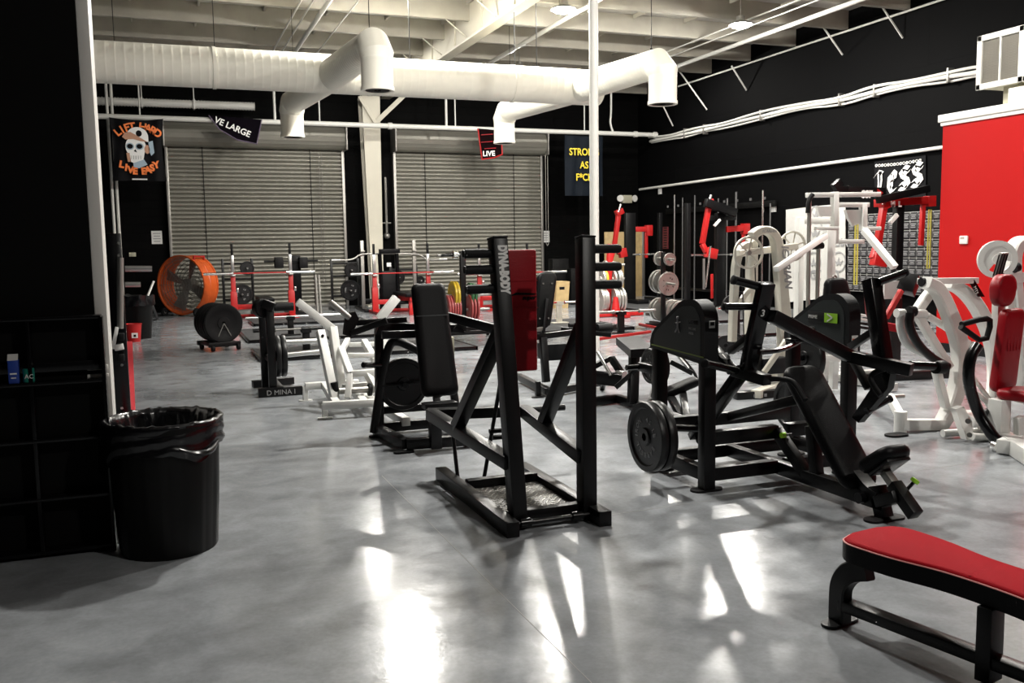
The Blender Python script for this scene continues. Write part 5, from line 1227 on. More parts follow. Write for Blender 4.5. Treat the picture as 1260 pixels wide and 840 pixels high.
for i in range(nc):
    for j_ in range(nr):
        Y = y0g+(y1g-y0g)*(i+.5)/nc; z = z0g+(z1g-z0g)*(j_+.5)/nr
        if card0 is None:
            card0 = thing('printed_card', 'small dark printed card hung on the white wire grid', 'card', (XG-.012, Y, z-chh/2), 'printed cards on the wire grid')
            bd = G().box((XG-.018, Y-cw_/2, z-chh/2), (XG-.007, Y+cw_/2, z+chh/2), .002).build('card_body', cardm, card0)
            for k, wk in enumerate((.8, .55, .7)):
                G().box((XG-.0195, Y-cw_/2*wk, z+chh*(.22-.24*k)), (XG-.018, Y+cw_/2*wk, z+chh*(.30-.24*k))).build('print_line', cpr, card0)
        else:
            c = card0.copy(); COL.objects.link(c); c.location = (XG-.012, Y, z-chh/2)
            for o in card0.children:
                d = o.copy(); COL.objects.link(d); d.parent = c

# ================================================================== drum fan
ft = thing('drum_fan', 'big orange drum fan standing in front of the left roller door', 'fan', yy(232, 386, 23.2)*V((1, 1, 0)) if False else V((yy(232, 352, 23.2).x, 23.2, 0)))
fc = yy(224, 352, 23.0); R = .68; ax = V((-.68, -.73, 0)).normalized(); fc.z = R+.06
dr = G().lathe([(-.46, R*.985), (-.46, R+.02), (-.42, R+.02), (-.41, R), (-.22, R), (-.20, R+.012), (-.18, R), (0, R), (.01, R+.03), (.05, R+.03), (.05, R), (.0, R-.012), (-.46, R-.012)], fc, ax, 48).build('drum', 'orange', ft, 30)
gg = G()
for k in range(1, 9): gg.lathe([(-.004, R*k/9-.004), (-.004, R*k/9+.004), (.004, R*k/9+.004), (.004, R*k/9-.004)], fc+ax*.02, ax, 40, closed=True)
a_x = ax.cross(EZ).normalized()
for k in range(8):
    th = PI*k/8; d = a_x*math.cos(th)+EZ*math.sin(th); gg.tube([fc+ax*.025+d*R, fc+ax*.025-d*R], .004, 4)
gg.build('front_grille', 'dullsteel', ft)
gb = G()
for k in range(1, 7): gb.lathe([(-.006, R*k/7-.006), (-.006, R*k/7+.006), (.006, R*k/7+.006), (.006, R*k/7-.006)], fc-ax*.44, ax, 36, closed=True)
gb.build('rear_grille', 'rubber', ft)
mt_ = G().lathe([(-.22, .001), (-.22, .13), (.05, .15), (.08, .05), (.08, .001)], fc-ax*.20, ax, 24).build('motor', 'dullsteel', ft)
for k in range(4):
    th = PI/2*k+.4; d = a_x*math.cos(th)+EZ*math.sin(th); s = ax.cross(d)
    G().prism([fc-ax*.18+d*.12-s*.05, fc-ax*.10+d*.60-s*.16, fc-ax*.20+d*.62+s*.14, fc-ax*.24+d*.12+s*.06], ax*.008).build('blade', 'dullsteel', ft)
for s in (-1, 1):
    for k in (-.42, -.02):
        pass
cr = G(); b0 = V((fc.x, fc.y, 0))
G().beam(b0+a_x*.45-ax*.5+EZ*.12, b0+a_x*.45+ax*.12+EZ*.12, .05, .05).build('cradle_rail', 'rubber', ft); G().beam(b0-a_x*.45-ax*.5+EZ*.12, b0-a_x*.45+ax*.12+EZ*.12, .05, .05).build('cradle_rail', 'rubber', ft)
for (s, k) in ((1, -.45), (1, .10), (-1, -.45), (-1, .10)):
    c = b0+a_x*.45*s+ax*k+EZ*.10; w_ = G().lathe([(-.025, .03), (-.025, .10), (.025, .10), (.025, .03)], c+a_x*.03*s, a_x, 20, closed=True).build('wheel', 'rubber', ft); G().lathe([(-.028, .001), (-.028, .04), (.028, .04), (.028, .001)], c+a_x*.03*s, a_x, 12).build('wheel_hub', 'dullsteel', w_)
hp = fc+EZ*(R+.02)-ax*.15+a_x*.30; hp = fc+(EZ*math.cos(.55)+(-a_x if a_x.x < 0 else a_x)*math.sin(.55))*(R+.01)-ax*.2
G().tube([hp-ax*.18, hp-ax*.18+EZ*.08, hp+ax*.16+EZ*.08, hp+ax*.16], .02, 8).build('handle', 'red', ft)

# ================================================================== bumper plate dolly
dc = V((.82, 14.85, .0)); axd = V((.30, -1, 0)).normalized(); Rb = .305
dt_ = thing('plate_dolly', 'low wheeled cradle holding a stack of large bumper plates', 'dolly', (dc.x, dc.y, 0))
sd_ = axd.cross(EZ).normalized()
for s in (-1, 1): B(dt_, 'rail', dc+sd_*.20*s-axd*.34+EZ*.105, dc+sd_*.20*s+axd*.20+EZ*.105, .05, .05)
B(dt_, 'cross_rail', dc-sd_*.25+axd*.17+EZ*.10, dc+sd_*.25+axd*.17+EZ*.10, .06, .07); B(dt_, 'cross_rail', dc-sd_*.25-axd*.33+EZ*.10, dc+sd_*.25-axd*.33+EZ*.10, .06, .07)
for (s, k) in ((-1, .17), (1, .17), (-1, -.33), (1, -.33)):
    G().lathe([(-.02, .001), (-.02, .05), (.02, .05), (.02, .001)], dc+sd_*.20*s+axd*(k+.05)+EZ*.052, sd_, 16).build('castor', 'rubber', dt_)
lb_ = ['frontmost bumper plate on the dolly, its full face and handle showing', 'second bumper plate from the front on the dolly', 'third bumper plate from the front on the dolly', 'fourth bumper plate from the front on the dolly', 'rearmost bumper plate on the dolly']
for k in range(5):
    plate(dc+axd*(.14-.10*k)+EZ*(Rb+.12), axd, Rb, .09, 'rubber', lb_[k], 'bumper plates on the dolly', kind=BUMPER, name='bumper_plate')
hf = dc+axd*.19+EZ*(Rb+.12)
G().tube([hf, hf+axd*.01+sd_*(-.10)-EZ*.2], .006, 6).build('strap_wire', 'dullsteel', dt_); G().tube([hf, hf+axd*.01+sd_*.10-EZ*.2], .006, 6).build('strap_wire', 'dullsteel', dt_)

# ================================================================== platforms, mats, low jacks and bars
def platform(x0, x1, y0, y1, label, mt='mat', h=.05):
    r = thing('lifting_platform', label, 'platform', ((x0+x1)/2, (y0+y1)/2, 0)); m_ = G().box((x0+.03, y0+.03, 0), (x1-.03, y1-.03, h), .002).build('rubber_top', mt, r)
    G().box((x0, y0, 0), (x1, y0+.03, h+.004), .002).build('front_edge', 'blackgloss', r); G().box((x0, y0, 0), (x0+.03, y1, h+.004), .002).build('side_edge', 'blackgloss', r); G().box((x1-.03, y0, 0), (x1, y1, h+.004), .002).build('side_edge', 'blackgloss', r)
    for k in range(5): x = x0+(x1-x0)*(k+.3)/5; G().cyl((x, y0-.002, h*.5), (x, y0+.001, h*.5), .012, 8).build('bolt', 'chrome', r)
    return r
platform(1.22, 4.4, 12.9, 14.3, 'black edged platform mat nearest the twin upright row stand')
platform(1.30, 4.6, 15.6, 18.0, 'black edged lifting platform behind the bumper plate dolly')
platform(1.7, 4.0, 19.0, 20.3, 'dark rubber mat in front of the left red bench')
platform(5.6, 8.0, 14.6, 17.0, 'dark platform in the middle of the room behind the press frame pads')
platform(8.2, 10.4, 12.4, 14.2, 'grey rubber mat just behind the flat leg curl pad'); platform(9.8, 13.2, 14.9, 17.4, 'dark mat running below the right hand racks'); platform(10.2, 13.2, 18.4, 21.3, 'farthest dark mat below the racks at the far right corner')
def jack(px, py, ptop, Y, label, mt='black'):
    x = yy(px, py, Y).x; z = yy(px, ptop, Y).z
    r = thing('bar_jack', label, 'bar jack', (x, Y, 0)); b0 = .055
    G().box((x-.16, Y-.10, b0), (x+.16, Y+.10, b0+.02), .003).build('base', mt, r); G().box((x-.05, Y-.04, b0+.02), (x+.05, Y+.04, z-.03), .003).build('post', mt, r)
    G().box((x-.07, Y-.07, z-.045), (x+.07, Y-.05, z+.02)).build('cradle_lip', mt, r); G().box((x-.07, Y+.05, z-.045), (x+.07, Y+.07, z+.02)).build('cradle_lip', mt, r); return z
z = jack(358, 410, 390, 16.2, 'black bar jack farther of two on the left platforms'); a, b = yy(302, 390, 16.2), yy(425, 388, 16.2); a.z = b.z = z+.01
barbell(a, b, 'bright chrome barbell resting low across the farther left platform', sl=.45)
z = jack(377, 427, 405, 13.4, 'black bar jack nearer of two, left of the white row machine'); a, b = yy(311, 406, 13.4), yy(398, 403, 13.4); a.z = b.z = z+.01
barbell(a, b, 'steel barbell resting on the nearer jack left of the white row machine', mid='dullsteel', sleeve='blackgloss', sl=.4)
z = jack(764, 398, 384, 13.6, 'black bar jack on the mat right of the round post'); a, b = yy(735, 386, 13.6), yy(806, 381, 13.6); a.z = b.z = z+.01
barbell(a, b, 'steel barbell resting low right of the round post', mid='dullsteel', sleeve='dullsteel', sl=.3)
z = jack(688, 388, 372, 16.0, 'pale bar jack between the press frame uprights', 'cream'); a, b = yy(655, 377, 16.0), yy(712, 375, 16.0); a.z = b.z = z
barbell(a, b, 'red and chrome barbell low between the press frame uprights', mid='red', sl=.3)
for (p, q, lb) in [((735, 417), (800, 408), 'red bar lying on the floor right of the round post'), ((787, 399), (812, 404), 'short red bar lying on the floor below the silver plate stand')]:
    a, b = zz(*p, .08), zz(*q, .08); single(G().beam(a, b, .05, .045), 'floor_bar', 'red', lb, 'bar')
for (p, q, lb) in [((745, 400), (760, 396), 'left'), ((752, 396), (778, 400), 'right')]: pass

# ================================================================== red bench racks along the back
def bench_rack(px0, px1, Y, label, pad=True):
    xa, xb = yy(px0, 350, Y).x, yy(px1, 350, Y).x; c = (xa+xb)/2
    r = thing('bench_press_rack', label, 'rack', (c, Y, 0))
    zt, zm = yy(px0, 300, Y).z, yy(px0, 338, Y).z
    for x in (xa, xb):
        G().box((x-.05, Y-.04, .05), (x+.05, Y+.04, zm), .005).build('red_upright', 'red', r); G().box((x-.07, Y-.05, .05), (x+.07, Y+.06, .62), .005).build('lower_sleeve', 'red', r)
        s = G().box((x-.035, Y-.03, zm), (x+.035, Y+.03, zt-.25), .004).build('steel_insert', 'steel', r); G().box((x-.025, Y-.025, zt-.25), (x+.025, Y+.025, zt), .004).build('black_tip', 'rubber', s)
        G().box((x-.05, Y-.10, zm-.03), (x+.05, Y-.04, zm+.0), .004).build('bar_hook', 'steel', s); G().box((x+.06, Y-.06, .60), (x+.11, Y-.02, .70), .004).build('pin', 'chrome', s)
        G().box((x-.06, Y-.75, 0), (x+.06, Y+.45, .07), .006).build('base_foot', 'red', r)
    G().box((xa, Y-.04, .22), (xb, Y+.04, .33), .005).build('cross_beam', 'red', r); G().box((xa, Y+.36, 0), (xb, Y+.44, .08), .005).build('base_beam', 'red', r)
    if pad:
        G().box((c-.15, Y-.95, .42), (c+.15, Y+.30, .50), .02, 3).build('bench_pad', 'vinyl', r); G().box((c-.05, Y-.9, .32), (c+.05, Y+.2, .42), .004).build('pad_frame', 'red', r)
        G().box((c-.05, Y-.85, 0), (c+.05, Y-.77, .34), .004).build('pad_leg', 'red', r); G().cyl((c-.3, Y-.6, .28), (c+.3, Y-.6, .28), .04, 12).build('roller_bar', 'rubber', r)
    return xa, xb, zm
YR1 = 21.2
xa, xb, zm = bench_rack(287, 358, YR1, 'red bench press rack in front of the left roller door')
a, b = yy(250, 332, YR1-.07), yy(387, 332, YR1-.07); a.z = b.z = zm+.03
barbell(a, b, 'red shafted barbell racked on the left red rack, reaching the drum fan', mid='red', rs=.03, sl=.62)
xa, xb, zm = bench_rack(461, 527, YR1, 'red bench press rack near the steel column')
a, b = yy(431, 333, YR1-.07), yy(558, 331, YR1-.07); a.z = b.z = zm+.03
barbell(a, b, 'red shafted barbell racked on the red rack near the column', mid='red', rs=.03, sl=.5)
xa, xb, zm = bench_rack(590, 649, YR1, 'red bench press rack behind the red pad in front of the right door')
a, b = yy(563, 327, YR1-.07), yy(697, 327, YR1-.07); a.z = b.z = zm+.03
barbell(a, b, 'chrome barbell racked on the rack behind the red pad', mid='red', rs=.03, sl=.5)
# squat stand with cambered bar
def stand_post(x, Y, z, par, m_='dullsteel'): G().box((x-.04, Y-.04, .0), (x+.04, Y+.04, z), .004).build('post', m_, par); G().box((x-.05, Y-.12, z-.28), (x+.05, Y-.04, z-.24), .003).build('hook', m_, par)
Yq = 22.2; st_ = thing('squat_stand', 'grey squat stand holding a bent bar between the column and the right door', 'rack', (yy(477, 350, Yq).x, Yq, 0))
xs_ = [yy(445, 300, Yq).x, yy(509, 300, Yq).x]; zt = yy(445, 296, Yq).z
for x in xs_: stand_post(x, Yq, zt, st_)
for x in xs_: G().box((x-.06, Yq-.5, 0), (x+.06, Yq+.5, .07), .005).build('foot', 'black', st_)
G().box((xs_[0], Yq-.03, .2), (xs_[1], Yq+.03, .3), .005).build('cross_beam', 'black', st_)
zq = zt-.22
P_ = [yy(x, y, Yq-.08) for x, y in ((413, 320), (428, 320), (437, 318), (442, 313), (457, 312), (513, 312), (519, 315), (526, 320), (545, 319))]
bq = thing('cambered_barbell', 'bent bar with lowered ends resting across the grey squat stand', 'barbell', P_[4]-EZ*.03); G().tube(P_, .022, 10, smooth=1).build('bar', 'dullsteel', bq)
for e in (0, -1): G().lathe([(-.1, .03), (.1, .03)], P_[e], EX, 12).build('sleeve', 'steel', bq)
# yoke padded chair back near column
Yk = 21.9; vt_ = thing('padded_yoke', 'black padded seat frame with chrome sides in front of the column', 'gym machine', (yy(479, 350, Yk).x, Yk, 0))
for px in (468, 489): G().tube([V((yy(px, 320, Yk).x, Yk, .0)), yy(px, 330, Yk), yy(px-1, 312, Yk)], .05, 10).build('side_tube', 'blackgloss', vt_)
G().box(yy(467, 312, Yk), yy(491, 306, Yk+.1), .01).build('top_pad', 'vinyl', vt_); G().box(yy(470, 400, Yk), yy(489, 333, Yk+.12), .02).build('back_pad', 'vinyl', vt_); G().box(yy(476, 328, Yk-.02), yy(481, 323, Yk)).build('label', 'paper', vt_)

# plate trees along the back
def plate_tree(px, Y, top, label, discs, span=.34, mt='black', base=True):
    x = yy(px, 350, Y).x; r = thing('plate_tree', label, 'plate rack', (x, Y, 0)); z = yy(px, top, Y).z
    for s in (-1, 1): G().box((x+s*span-.03, Y-.03, 0), (x+s*span+.03, Y+.03, z), .004).build('post', mt, r); G().box((x+s*span-.04, Y-.4, 0), (x+s*span+.04, Y+.4, .06), .004).build('foot', mt, r)
    for k, zz_ in enumerate((.35, .85, z-.12)): G().box((x-span, Y-.025, zz_-.025), (x+span, Y+.025, zz_+.025), .003).build('crossbar', mt, r)
    for (qx, qy, rr, m_, lb, kw) in discs:
        c = yy(qx, qy, Y-.12); T(r, 'horn', [V((c.x, Y, c.z)), V((c.x, Y-.26, c.z))], .02, 'steel')
        plate(c, V((.15, -1, 0)), rr, .05, m_, lb, None, kw)
    return r
LT = [('4', 150), ('5', 165), ('L', 20), ('B', 35), ('I', 250), ('R', 265), ('O', 280), ('N', 295), ('P', 90), ('R', 105)]
plate_tree(293, 23.0, 318, 'black plate rack behind the left red bench rack', [(298, 362, .25, 'castiron', 'large lettered black plate low behind the left red bench rack', LT), (304, 330, .17, 'castiron', 'small black plate high behind the left red bench rack', None)])
plate_tree(425, 23.2, 318, 'black plate rack right of the left roller door', [(431, 357, .26, 'castiron', 'large lettered black plate right of the left roller door', LT), (432, 332, .18, 'castiron', 'small black plate above the large one right of the left door', None)])
plate_tree(497, 23.3, 326, 'black plate rack under the red racked bar near the column', [(490, 341, .18, 'castiron', 'round black plate with steel hub hanging on the red barbell near the column', None), (495, 373, .27, 'silver', 'dark plate with silver face half hidden by the tall black back pad', LT), (517, 345, .12, 'castiron', 'tiny black plate right of the steel hub plate', None)])
# dumbbell style bar with square blocks in front of left door
Yd = 22.3; t = thing('upright_pad_bench', 'tall black pad on a stand in front of the left roller door', 'bench', (yy(364, 350, Yd).x, Yd, 0))
G().box(yy(358, 374, Yd), yy(369, 314, Yd+.1), .02).build('tall_pad', 'vinyl', t); G().box((yy(360, 350, Yd).x, Yd+.1, 0), (yy(367, 350, Yd).x, Yd+.2, 1.2)).build('post', 'black', t); G().box((yy(350, 350, Yd).x, Yd-.3, 0), (yy(377, 350, Yd).x, Yd+.3, .06)).build('base', 'black', t)
a, b = yy(325, 321, Yd-.1), yy(391, 321, Yd-.1); a.z = b.z = (a.z+b.z)/2; bb = barbell(a, b, 'black bar with square blocks in front of the left roller door', mid='rubber', sleeve='rubber', sl=.3)
for px in (343, 373): c = yy(px, 323, Yd-.1); G().box(c-V((.10, .10, .13)), c+V((.10, .10, .13)), .02).build('square_block', 'rubber', bb)
# landmine style posts between
for (px, lb) in ((388, 'left of two leaning thin steel stands before the left door'), (392, 'right of two leaning thin steel stands before the left door')):
    single(G().tube([V((yy(px+3, 390, 21.6).x, 21.6, 0.0)), yy(px, 338, 21.8)], .03, 8), 'leaning_bar', 'dullsteel', lb, 'bar')

# coloured plate tree on castors
Yc_ = 14.6; x = yy(569, 360, Yc_).x; ctree = thing('bumper_plate_tree', 'black castor mounted plate tree with yellow, green and faded red plates', 'plate rack', (x, Yc_, 0))
B(ctree, 'post', V((x, Yc_, .12)), yy(569, 309, Yc_), .09, .09); 
for s in (-1, 1): B(ctree, 'foot', V((x-.45, Yc_+s*.35, .13)), V((x+.6, Yc_+s*.35, .13)), .07, .06)
B(ctree, 'foot', V((x, Yc_-.38, .13)), V((x, Yc_+.38, .13)), .07, .06)
for (dx, dy) in ((-.42, -.35), (.56, -.35), (-.42, .35), (.56, .35)): G().lathe([(-.02, .001), (-.02, .05), (.02, .05), (.02, .001)], (x+dx, Yc_+dy, .05), EX, 14).build('castor', 'rubber', ctree); 
for z_, in ((yy(569, 363, Yc_).z,), (yy(569, 381, Yc_).z,), (yy(569, 313, Yc_).z,)): T(ctree, 'horn', [V((x-.42, Yc_, z_)), V((x+.48, Yc_, z_))], .026, 'steel')
tip = yy(560, 313, Yc_); G().cyl(tip-EX*.04, tip+EX*.04, .07, 14).build('bar_collar', 'chrome', ctree); T(ctree, 'top_bar', [yy(542, 314, Yc_), yy(561, 313, Yc_)], .03, 'blackgloss')
zc = yy(560, 363, Yc_).z
for k, (dx, m_, rr, lb) in enumerate(((-.12, 'yellow', .235, 'yellow plate nearest the post'), (-.17, 'yellow', .235, 'outer yellow plate'), (.13, 'dgreen', .20, 'green plate nearest the post'), (.19, 'dgreen', .19, 'second green plate'), (.25, 'silver', .13, 'small silver plate beyond the green ones'))):
    plate(V((x+dx, Yc_, zc)), EX, rr, .05, m_, lb+' on the castor plate tree', None, kind=BUMPER)
zc = yy(560, 381, Yc_).z+.03
for k in range(8):
    dx = -.10-.045*k if k < 5 else .11+.055*(k-5); names = ['first', 'second', 'third', 'fourth', 'fifth']
    plate(V((x+dx, Yc_, zc)), EX, .225, .04, 'pink', ('%s faded red plate left of the post' % names[k] if k < 5 else '%s faded red plate right of the post' % names[k-5])+' on the castor plate tree', None, kind=BUMPER)

# red plate tree right of the round post
Yt = 17.6; x = yy(748, 360, Yt).x; rt = thing('red_plate_tree', 'red plate tree with silver plates right of the round white post', 'plate rack', (x, Yt, 0))
B(rt, 'post', V((x-.02, Yt, .05)), yy(751, 300, Yt), .11, .10, EY, 'red'); B(rt, 'base', V((x-.4, Yt-.15, .05)), V((x+.75, Yt-.15, .05)), .14, .08, EZ, 'red'); B(rt, 'base', V((x+.1, Yt-.7, .05)), V((x+.1, Yt+.5, .05)), .14, .08, EZ, 'red')
G().lathe([(0, .001), (0, .10), (.34, .05), (.34, .001)], (x+.06, Yt-.25, .09), EZ, 20).build('red_cone_foot', 'red', rt)
for (py, r_, xs__, nm) in ((343, .22, (-.16, -.10, .12, .20, .26), 'middle'), (369, .28, (-.22, -.16, -.10, .10, .16, .24, .30), 'bottom'), (326, .10, (-.06, .10, .16), 'top')):
    zc = yy(750, py, Yt).z; T(rt, 'horn', [V((x-.3, Yt, zc)), V((x+.40, Yt, zc))], .025, 'silver')
    for k, dx in enumerate(xs__): plate(V((x+dx, Yt, zc)), EX, r_-.012*(k % 3), .05, 'silver' if not (nm == 'middle' and k == 1) else 'yellow', '%s silver plate from the left on the %s row of the red plate tree' % (['first', 'second', 'third', 'fourth', 'fifth', 'sixth', 'seventh'][k], nm) if not (nm == 'middle' and k == 1) else 'cream yellow edged plate on the middle row of the red plate tree', None)

# silver plate stand
Yv = 14.9; x = yy(816, 360, Yv).x; sv = thing('silver_plate_stand', 'black plate stand loaded with silver plates below the right hand racks', 'plate rack', (x, Yv, 0))
B(sv, 'post', V((x, Yv, .05)), yy(816, 310, Yv), .07, .07, EY); B(sv, 'base', V((x-.35, Yv, .04)), V((x+.35, Yv, .04)), .09, .07); B(sv, 'base', V((x, Yv-.45, .04)), V((x, Yv+.45, .04)), .09, .07)
axs = V((.02, -1, 0)).normalized(); LV = [('Y', -60), ('O', 20), ('R', 45), ('K', 120), ('4', 180), ('5', 200), ('L', 250)]
T(sv, 'horn', [yy(808, 346, Yv+.3), yy(832, 350, Yv-.35)], .022, 'silver'); T(sv, 'horn', [yy(806, 317, Yv+.2), yy(830, 319, Yv-.3)], .018, 'silver'); T(sv, 'horn', [yy(812, 381, Yv+.2), yy(850, 384, Yv-.35)], .022, 'silver')
for (px, py, dy, rr, lb, L_) in ((811, 346, .28, .22, 'rearmost silver plate on the middle horn', None), (815, 347, .16, .22, 'second silver plate on the middle horn', None), (822, 349, -.05, .22, 'front silver plate with cut letters on the middle horn', LV), (812, 318, .14, .13, 'small rear silver plate on the top horn', None), (824, 319, -.12, .12, 'small front silver plate on the top horn', None),
        (811, 380, .25, .22, 'rearmost silver plate on the bottom horn', None), (815, 381, .16, .22, 'second silver plate on the bottom horn', None), (827, 383, .04, .23, 'third silver plate on the bottom horn', None), (832, 384, -.03, .23, 'fourth silver plate on the bottom horn', None), (838, 385, -.10, .23, 'front silver plate on the bottom horn, partly behind the shroud', None)):
    plate(yy(px, py, Yv+dy), axs, rr, .055, 'silver', lb+' of the silver plate stand', None, L_, lmat='rubber')
# dark plate post behind the pulldown pegs
Ye = 11.2; x = yy(906, 400, Ye).x; dp_ = thing('dark_plate_post', 'slim black post holding dark plates behind the left arm of the incline press', 'plate rack', (x, Ye, 0))
B(dp_, 'post', V((x, Ye, .04)), yy(906, 376, Ye), .08, .08, EY); B(dp_, 'base', V((x-.4, Ye, .04)), V((x+.3, Ye, .04)), .09, .07); 
T(dp_, 'chrome_peg', [yy(882, 380, Ye-.1), yy(896, 379, Ye-.05)], .028, 'chrome'); T(dp_, 'horn', [yy(886, 424, Ye-.2), yy(912, 422, Ye+.1)], .022, 'steel')
plate(yy(901, 375, Ye-.14), V((-.25, -1, 0)), .145, .06, 'castiron', 'dark plate with bright milled edge on top of the slim black post'); 
for k, (px, lb) in enumerate(((893, 'front dark plate low on the slim black post'), (899, 'middle dark plate low on the slim black post'), (905, 'rear dark plate low on the slim black post'))): plate(yy(px, 425-k, Ye-.30+.08*k), V((-.6, -1, 0)), .15, .06, 'castiron', lb)

# ================================================================== competition racks with red arms (three)
def comp_rack(pp, Y, label, nm='combo_rack', strut=True, post=(), arm=(), drop=(), blockp=(), strutp=(), extra=None):
    x = yy(post[0][0], 330, Y).x; r = thing(nm, label, 'rack', (x, Y, 0))
    for (px, top, w_) in post:
        X = yy(px, top, Y).x; G().box((X-w_/2, Y-.06, .056), (X+w_/2, Y+.06, yy(px, top, Y).z), .005).build('post', 'black', r); G().box((X-w_/2-.02, Y-.7, .055), (X+w_/2+.02, Y+.7, .14), .006).build('foot', 'black', r)
    B(r, 'red_strut', yy(*strutp[0], Y-.15), yy(*strutp[1], Y-.15), .10, .10, EY, 'red'); B(r, 'red_strut', yy(*strutp[1], Y-.15), yy(*blockp[0], Y-.18), .10, .10, EY, 'red')
    hk = B(r, 'strut_head', yy(strutp[0][0]-3, strutp[0][1]-2, Y-.15), yy(strutp[0][0]+5, strutp[0][1]-6, Y-.15), .14, .14, EY, 'red'); T(hk, 'lever_pin', [yy(strutp[0][0], strutp[0][1]-4, Y-.2), yy(strutp[0][0]+3, strutp[0][1]-14, Y-.2)], .03, 'steel')
    B(r, 'red_foot_block', yy(*blockp[0], Y-.2), yy(*blockp[1], Y-.2), .22, .14, EY, 'red')
    B(r, 'red_arm', yy(*arm[0], Y), yy(*arm[1], Y), .13, .12, EY, 'red'); b = B(r, 'arm_end', yy(arm[1][0]-3, arm[1][1]-5, Y), yy(arm[1][0]-3, arm[1][1]+8, Y), .17, .14, EY, 'red')
    B(r, 'red_drop', yy(*drop[0], Y), yy(*drop[1], Y), .08, .06, EY, 'red')
    return r
k1 = comp_rack(None, 20.8, 'black rack with red arms nearest the back corner, right of the round post', post=((775, 262, .28), (812, 262, .10)), arm=((779, 282), (801, 282)), drop=((795, 284), (795, 317)), blockp=((762, 312), (770, 310)), strutp=((761, 265), (756, 302)))
B(k1, 'red_strut', yy(756, 302, 20.6), yy(748, 330, 20.6), .11, .10, EY, 'red')
k2 = comp_rack(None, 17.6, 'black rack with red arms in the middle of the right wall row', post=((886, 262, .22), (846, 250, .10)), arm=((893, 282), (920, 280)), drop=((915, 284), (915, 300)), blockp=((869, 310), (881, 313)), strutp=((872, 254), (864, 300)))
B(k2, 'top_boom', yy(868, 249, 17.4), yy(905, 262, 17.4), .18, .14, EY, 'black'); B(k2, 'pad', yy(874, 268, 17.7), yy(902, 268, 17.7), .25, .10, EZ, 'darkgrey')
for (px, py, q) in ((0, 0, 0),): pass
B(k2, 'white_lever', yy(879, 278, 17.2), yy(886, 270, 17.2), .05, .05, EY, 'white'); B(k2, 'red_scale', yy(876, 337, 17.3), yy(876, 367, 17.3), .06, .03, EY, 'red')
T(k2, 'chrome_link', [yy(874, 303, 17.2), yy(871, 330, 17.2), yy(868, 354, 17.2)], .02, 'chrome'); T(k2, 'chrome_upright', [yy(866, 318, 17.3), yy(866, 356, 17.3)], .03, 'steel')
a, b = yy(850, 314, 17.5), yy(915, 315, 17.5); a.z = b.z = a.z; barbell(a, b, 'chrome barbell racked on the middle red armed rack', sl=.35)
a, b = yy(779, 313, 20.5), yy(806, 314, 20.5); b.z = a.z; barbell(a, b, 'chrome barbell racked on the corner red armed rack', sl=.3)
k3 = comp_rack(None, 13.6-.9, 'black rack with red arms and a lettered SSF header in front of the wire grid', post=((1106, 245, .16),), arm=((1078, 250), (1147, 246)), drop=((1136, 250), (1133, 302)), blockp=((1074, 318), (1089, 321)), strutp=((1087, 256), (1080, 300)))
Y3 = 12.55
B(k3, 'red_strut', yy(1081, 298, Y3), yy(1075, 318, Y3), .11, .10, EY, 'red')
hb_ = B(k3, 'header_boom', yy(1040, 234, Y3), yy(1088, 236, Y3), .14, .10, EY, 'black'); text('lettering', 'SSF', .17, yy(1060, 243, Y3-.09), EX, EZ, 'letter', hb_, bold=.008)
G().prism([yy(1080, 232, Y3-.08), yy(1087, 237, Y3-.08), yy(1081, 243, Y3-.08)], (0, .02, 0)).build('red_arrow', 'red', hb_)
B(k3, 'top_boom', yy(1080, 246, Y3-.15), yy(1142, 232, Y3-.15), .12, .10, EY, 'black'); B(k3, 'boom_plate', yy(1026, 231, Y3), yy(1034, 223, Y3), .12, .10, EY, 'black'); B(k3, 'boom_plate', yy(1028, 232, Y3), yy(1042, 233, Y3), .1, .1, EY, 'black')
text('lettering', 'M  L', .13, yy(1096, 254, Y3-.02), EX, EZ, 'letter', k3, bold=.008); B(k3, 'white_lever', yy(1095, 274, Y3), yy(1104, 264, Y3), .07, .05, EY, 'white')
for (px, y0_, y1_, m_, lb) in ((1053, 262, 350, 'bandyellow', 'yellow resistance band hanging before the left part of the wire grid'), (1143, 258, 330, 'bandyellow', 'olive resistance band hanging at the right part of the wire grid')):
    g = G(); a = yy(px, y0_, Y3+.15); b = yy(px, y1_, Y3+.15); b.x = a.x; g.beam(a, b, .03, .006, EY, 0); g.beam(a+EX*.05, b+EX*.06, .03, .006, EY, 0); g.beam(a, a+EX*.05, .006, .03, EY, 0); g.beam(b, b+EX*.06, .006, .03, EY, 0)
    single(g, 'resistance_band', m_, lb, 'resistance band')

# vertical bar storage along the right wall: bars stood upright
bars = [(830, 240, 330, .022, 'steel'), (840, 243, 300, .018, 'dimbar'), (855, 240, 350, .02, 'dimbar'), (848, 262, 352, .018, 'steel'), (884, 244, 270, .02, 'dimbar'), (895, 244, 300, .02, 'dimbar'), (906, 236, 340, .026, 'dimbar'), (939, 234, 300, .026, 'chrome'), (948, 250, 300, .018, 'dimbar')]
ords = ['bright bar stood farthest left', 'short bar second from left', 'bar third from left', 'long bar fourth from left', 'thin bar between the rack posts', 'thin bar just right of the rack post', 'tall bar left of the brightest', 'brightest tall chrome bar', 'last short bar']
for (px, t0, t1, r_, m_), o_ in zip(bars, ords):
    p = xx(px, t0, XW-.25); q = V((p.x, p.y, 0))
    single(G().tube([q, p], r_, 10), 'standing_bar', m_, o_+' along the black right wall', 'bar')
hb2 = thing('wall_bar_holder', 'long black bar holder fixed low on the right wall behind the standing bars', 'rack', (XW-.1, 18, .9)); 
p0, p1 = xx(820, 262, XW-.1), xx(955, 256, XW-.1); p1.z = p0.z = 2.45
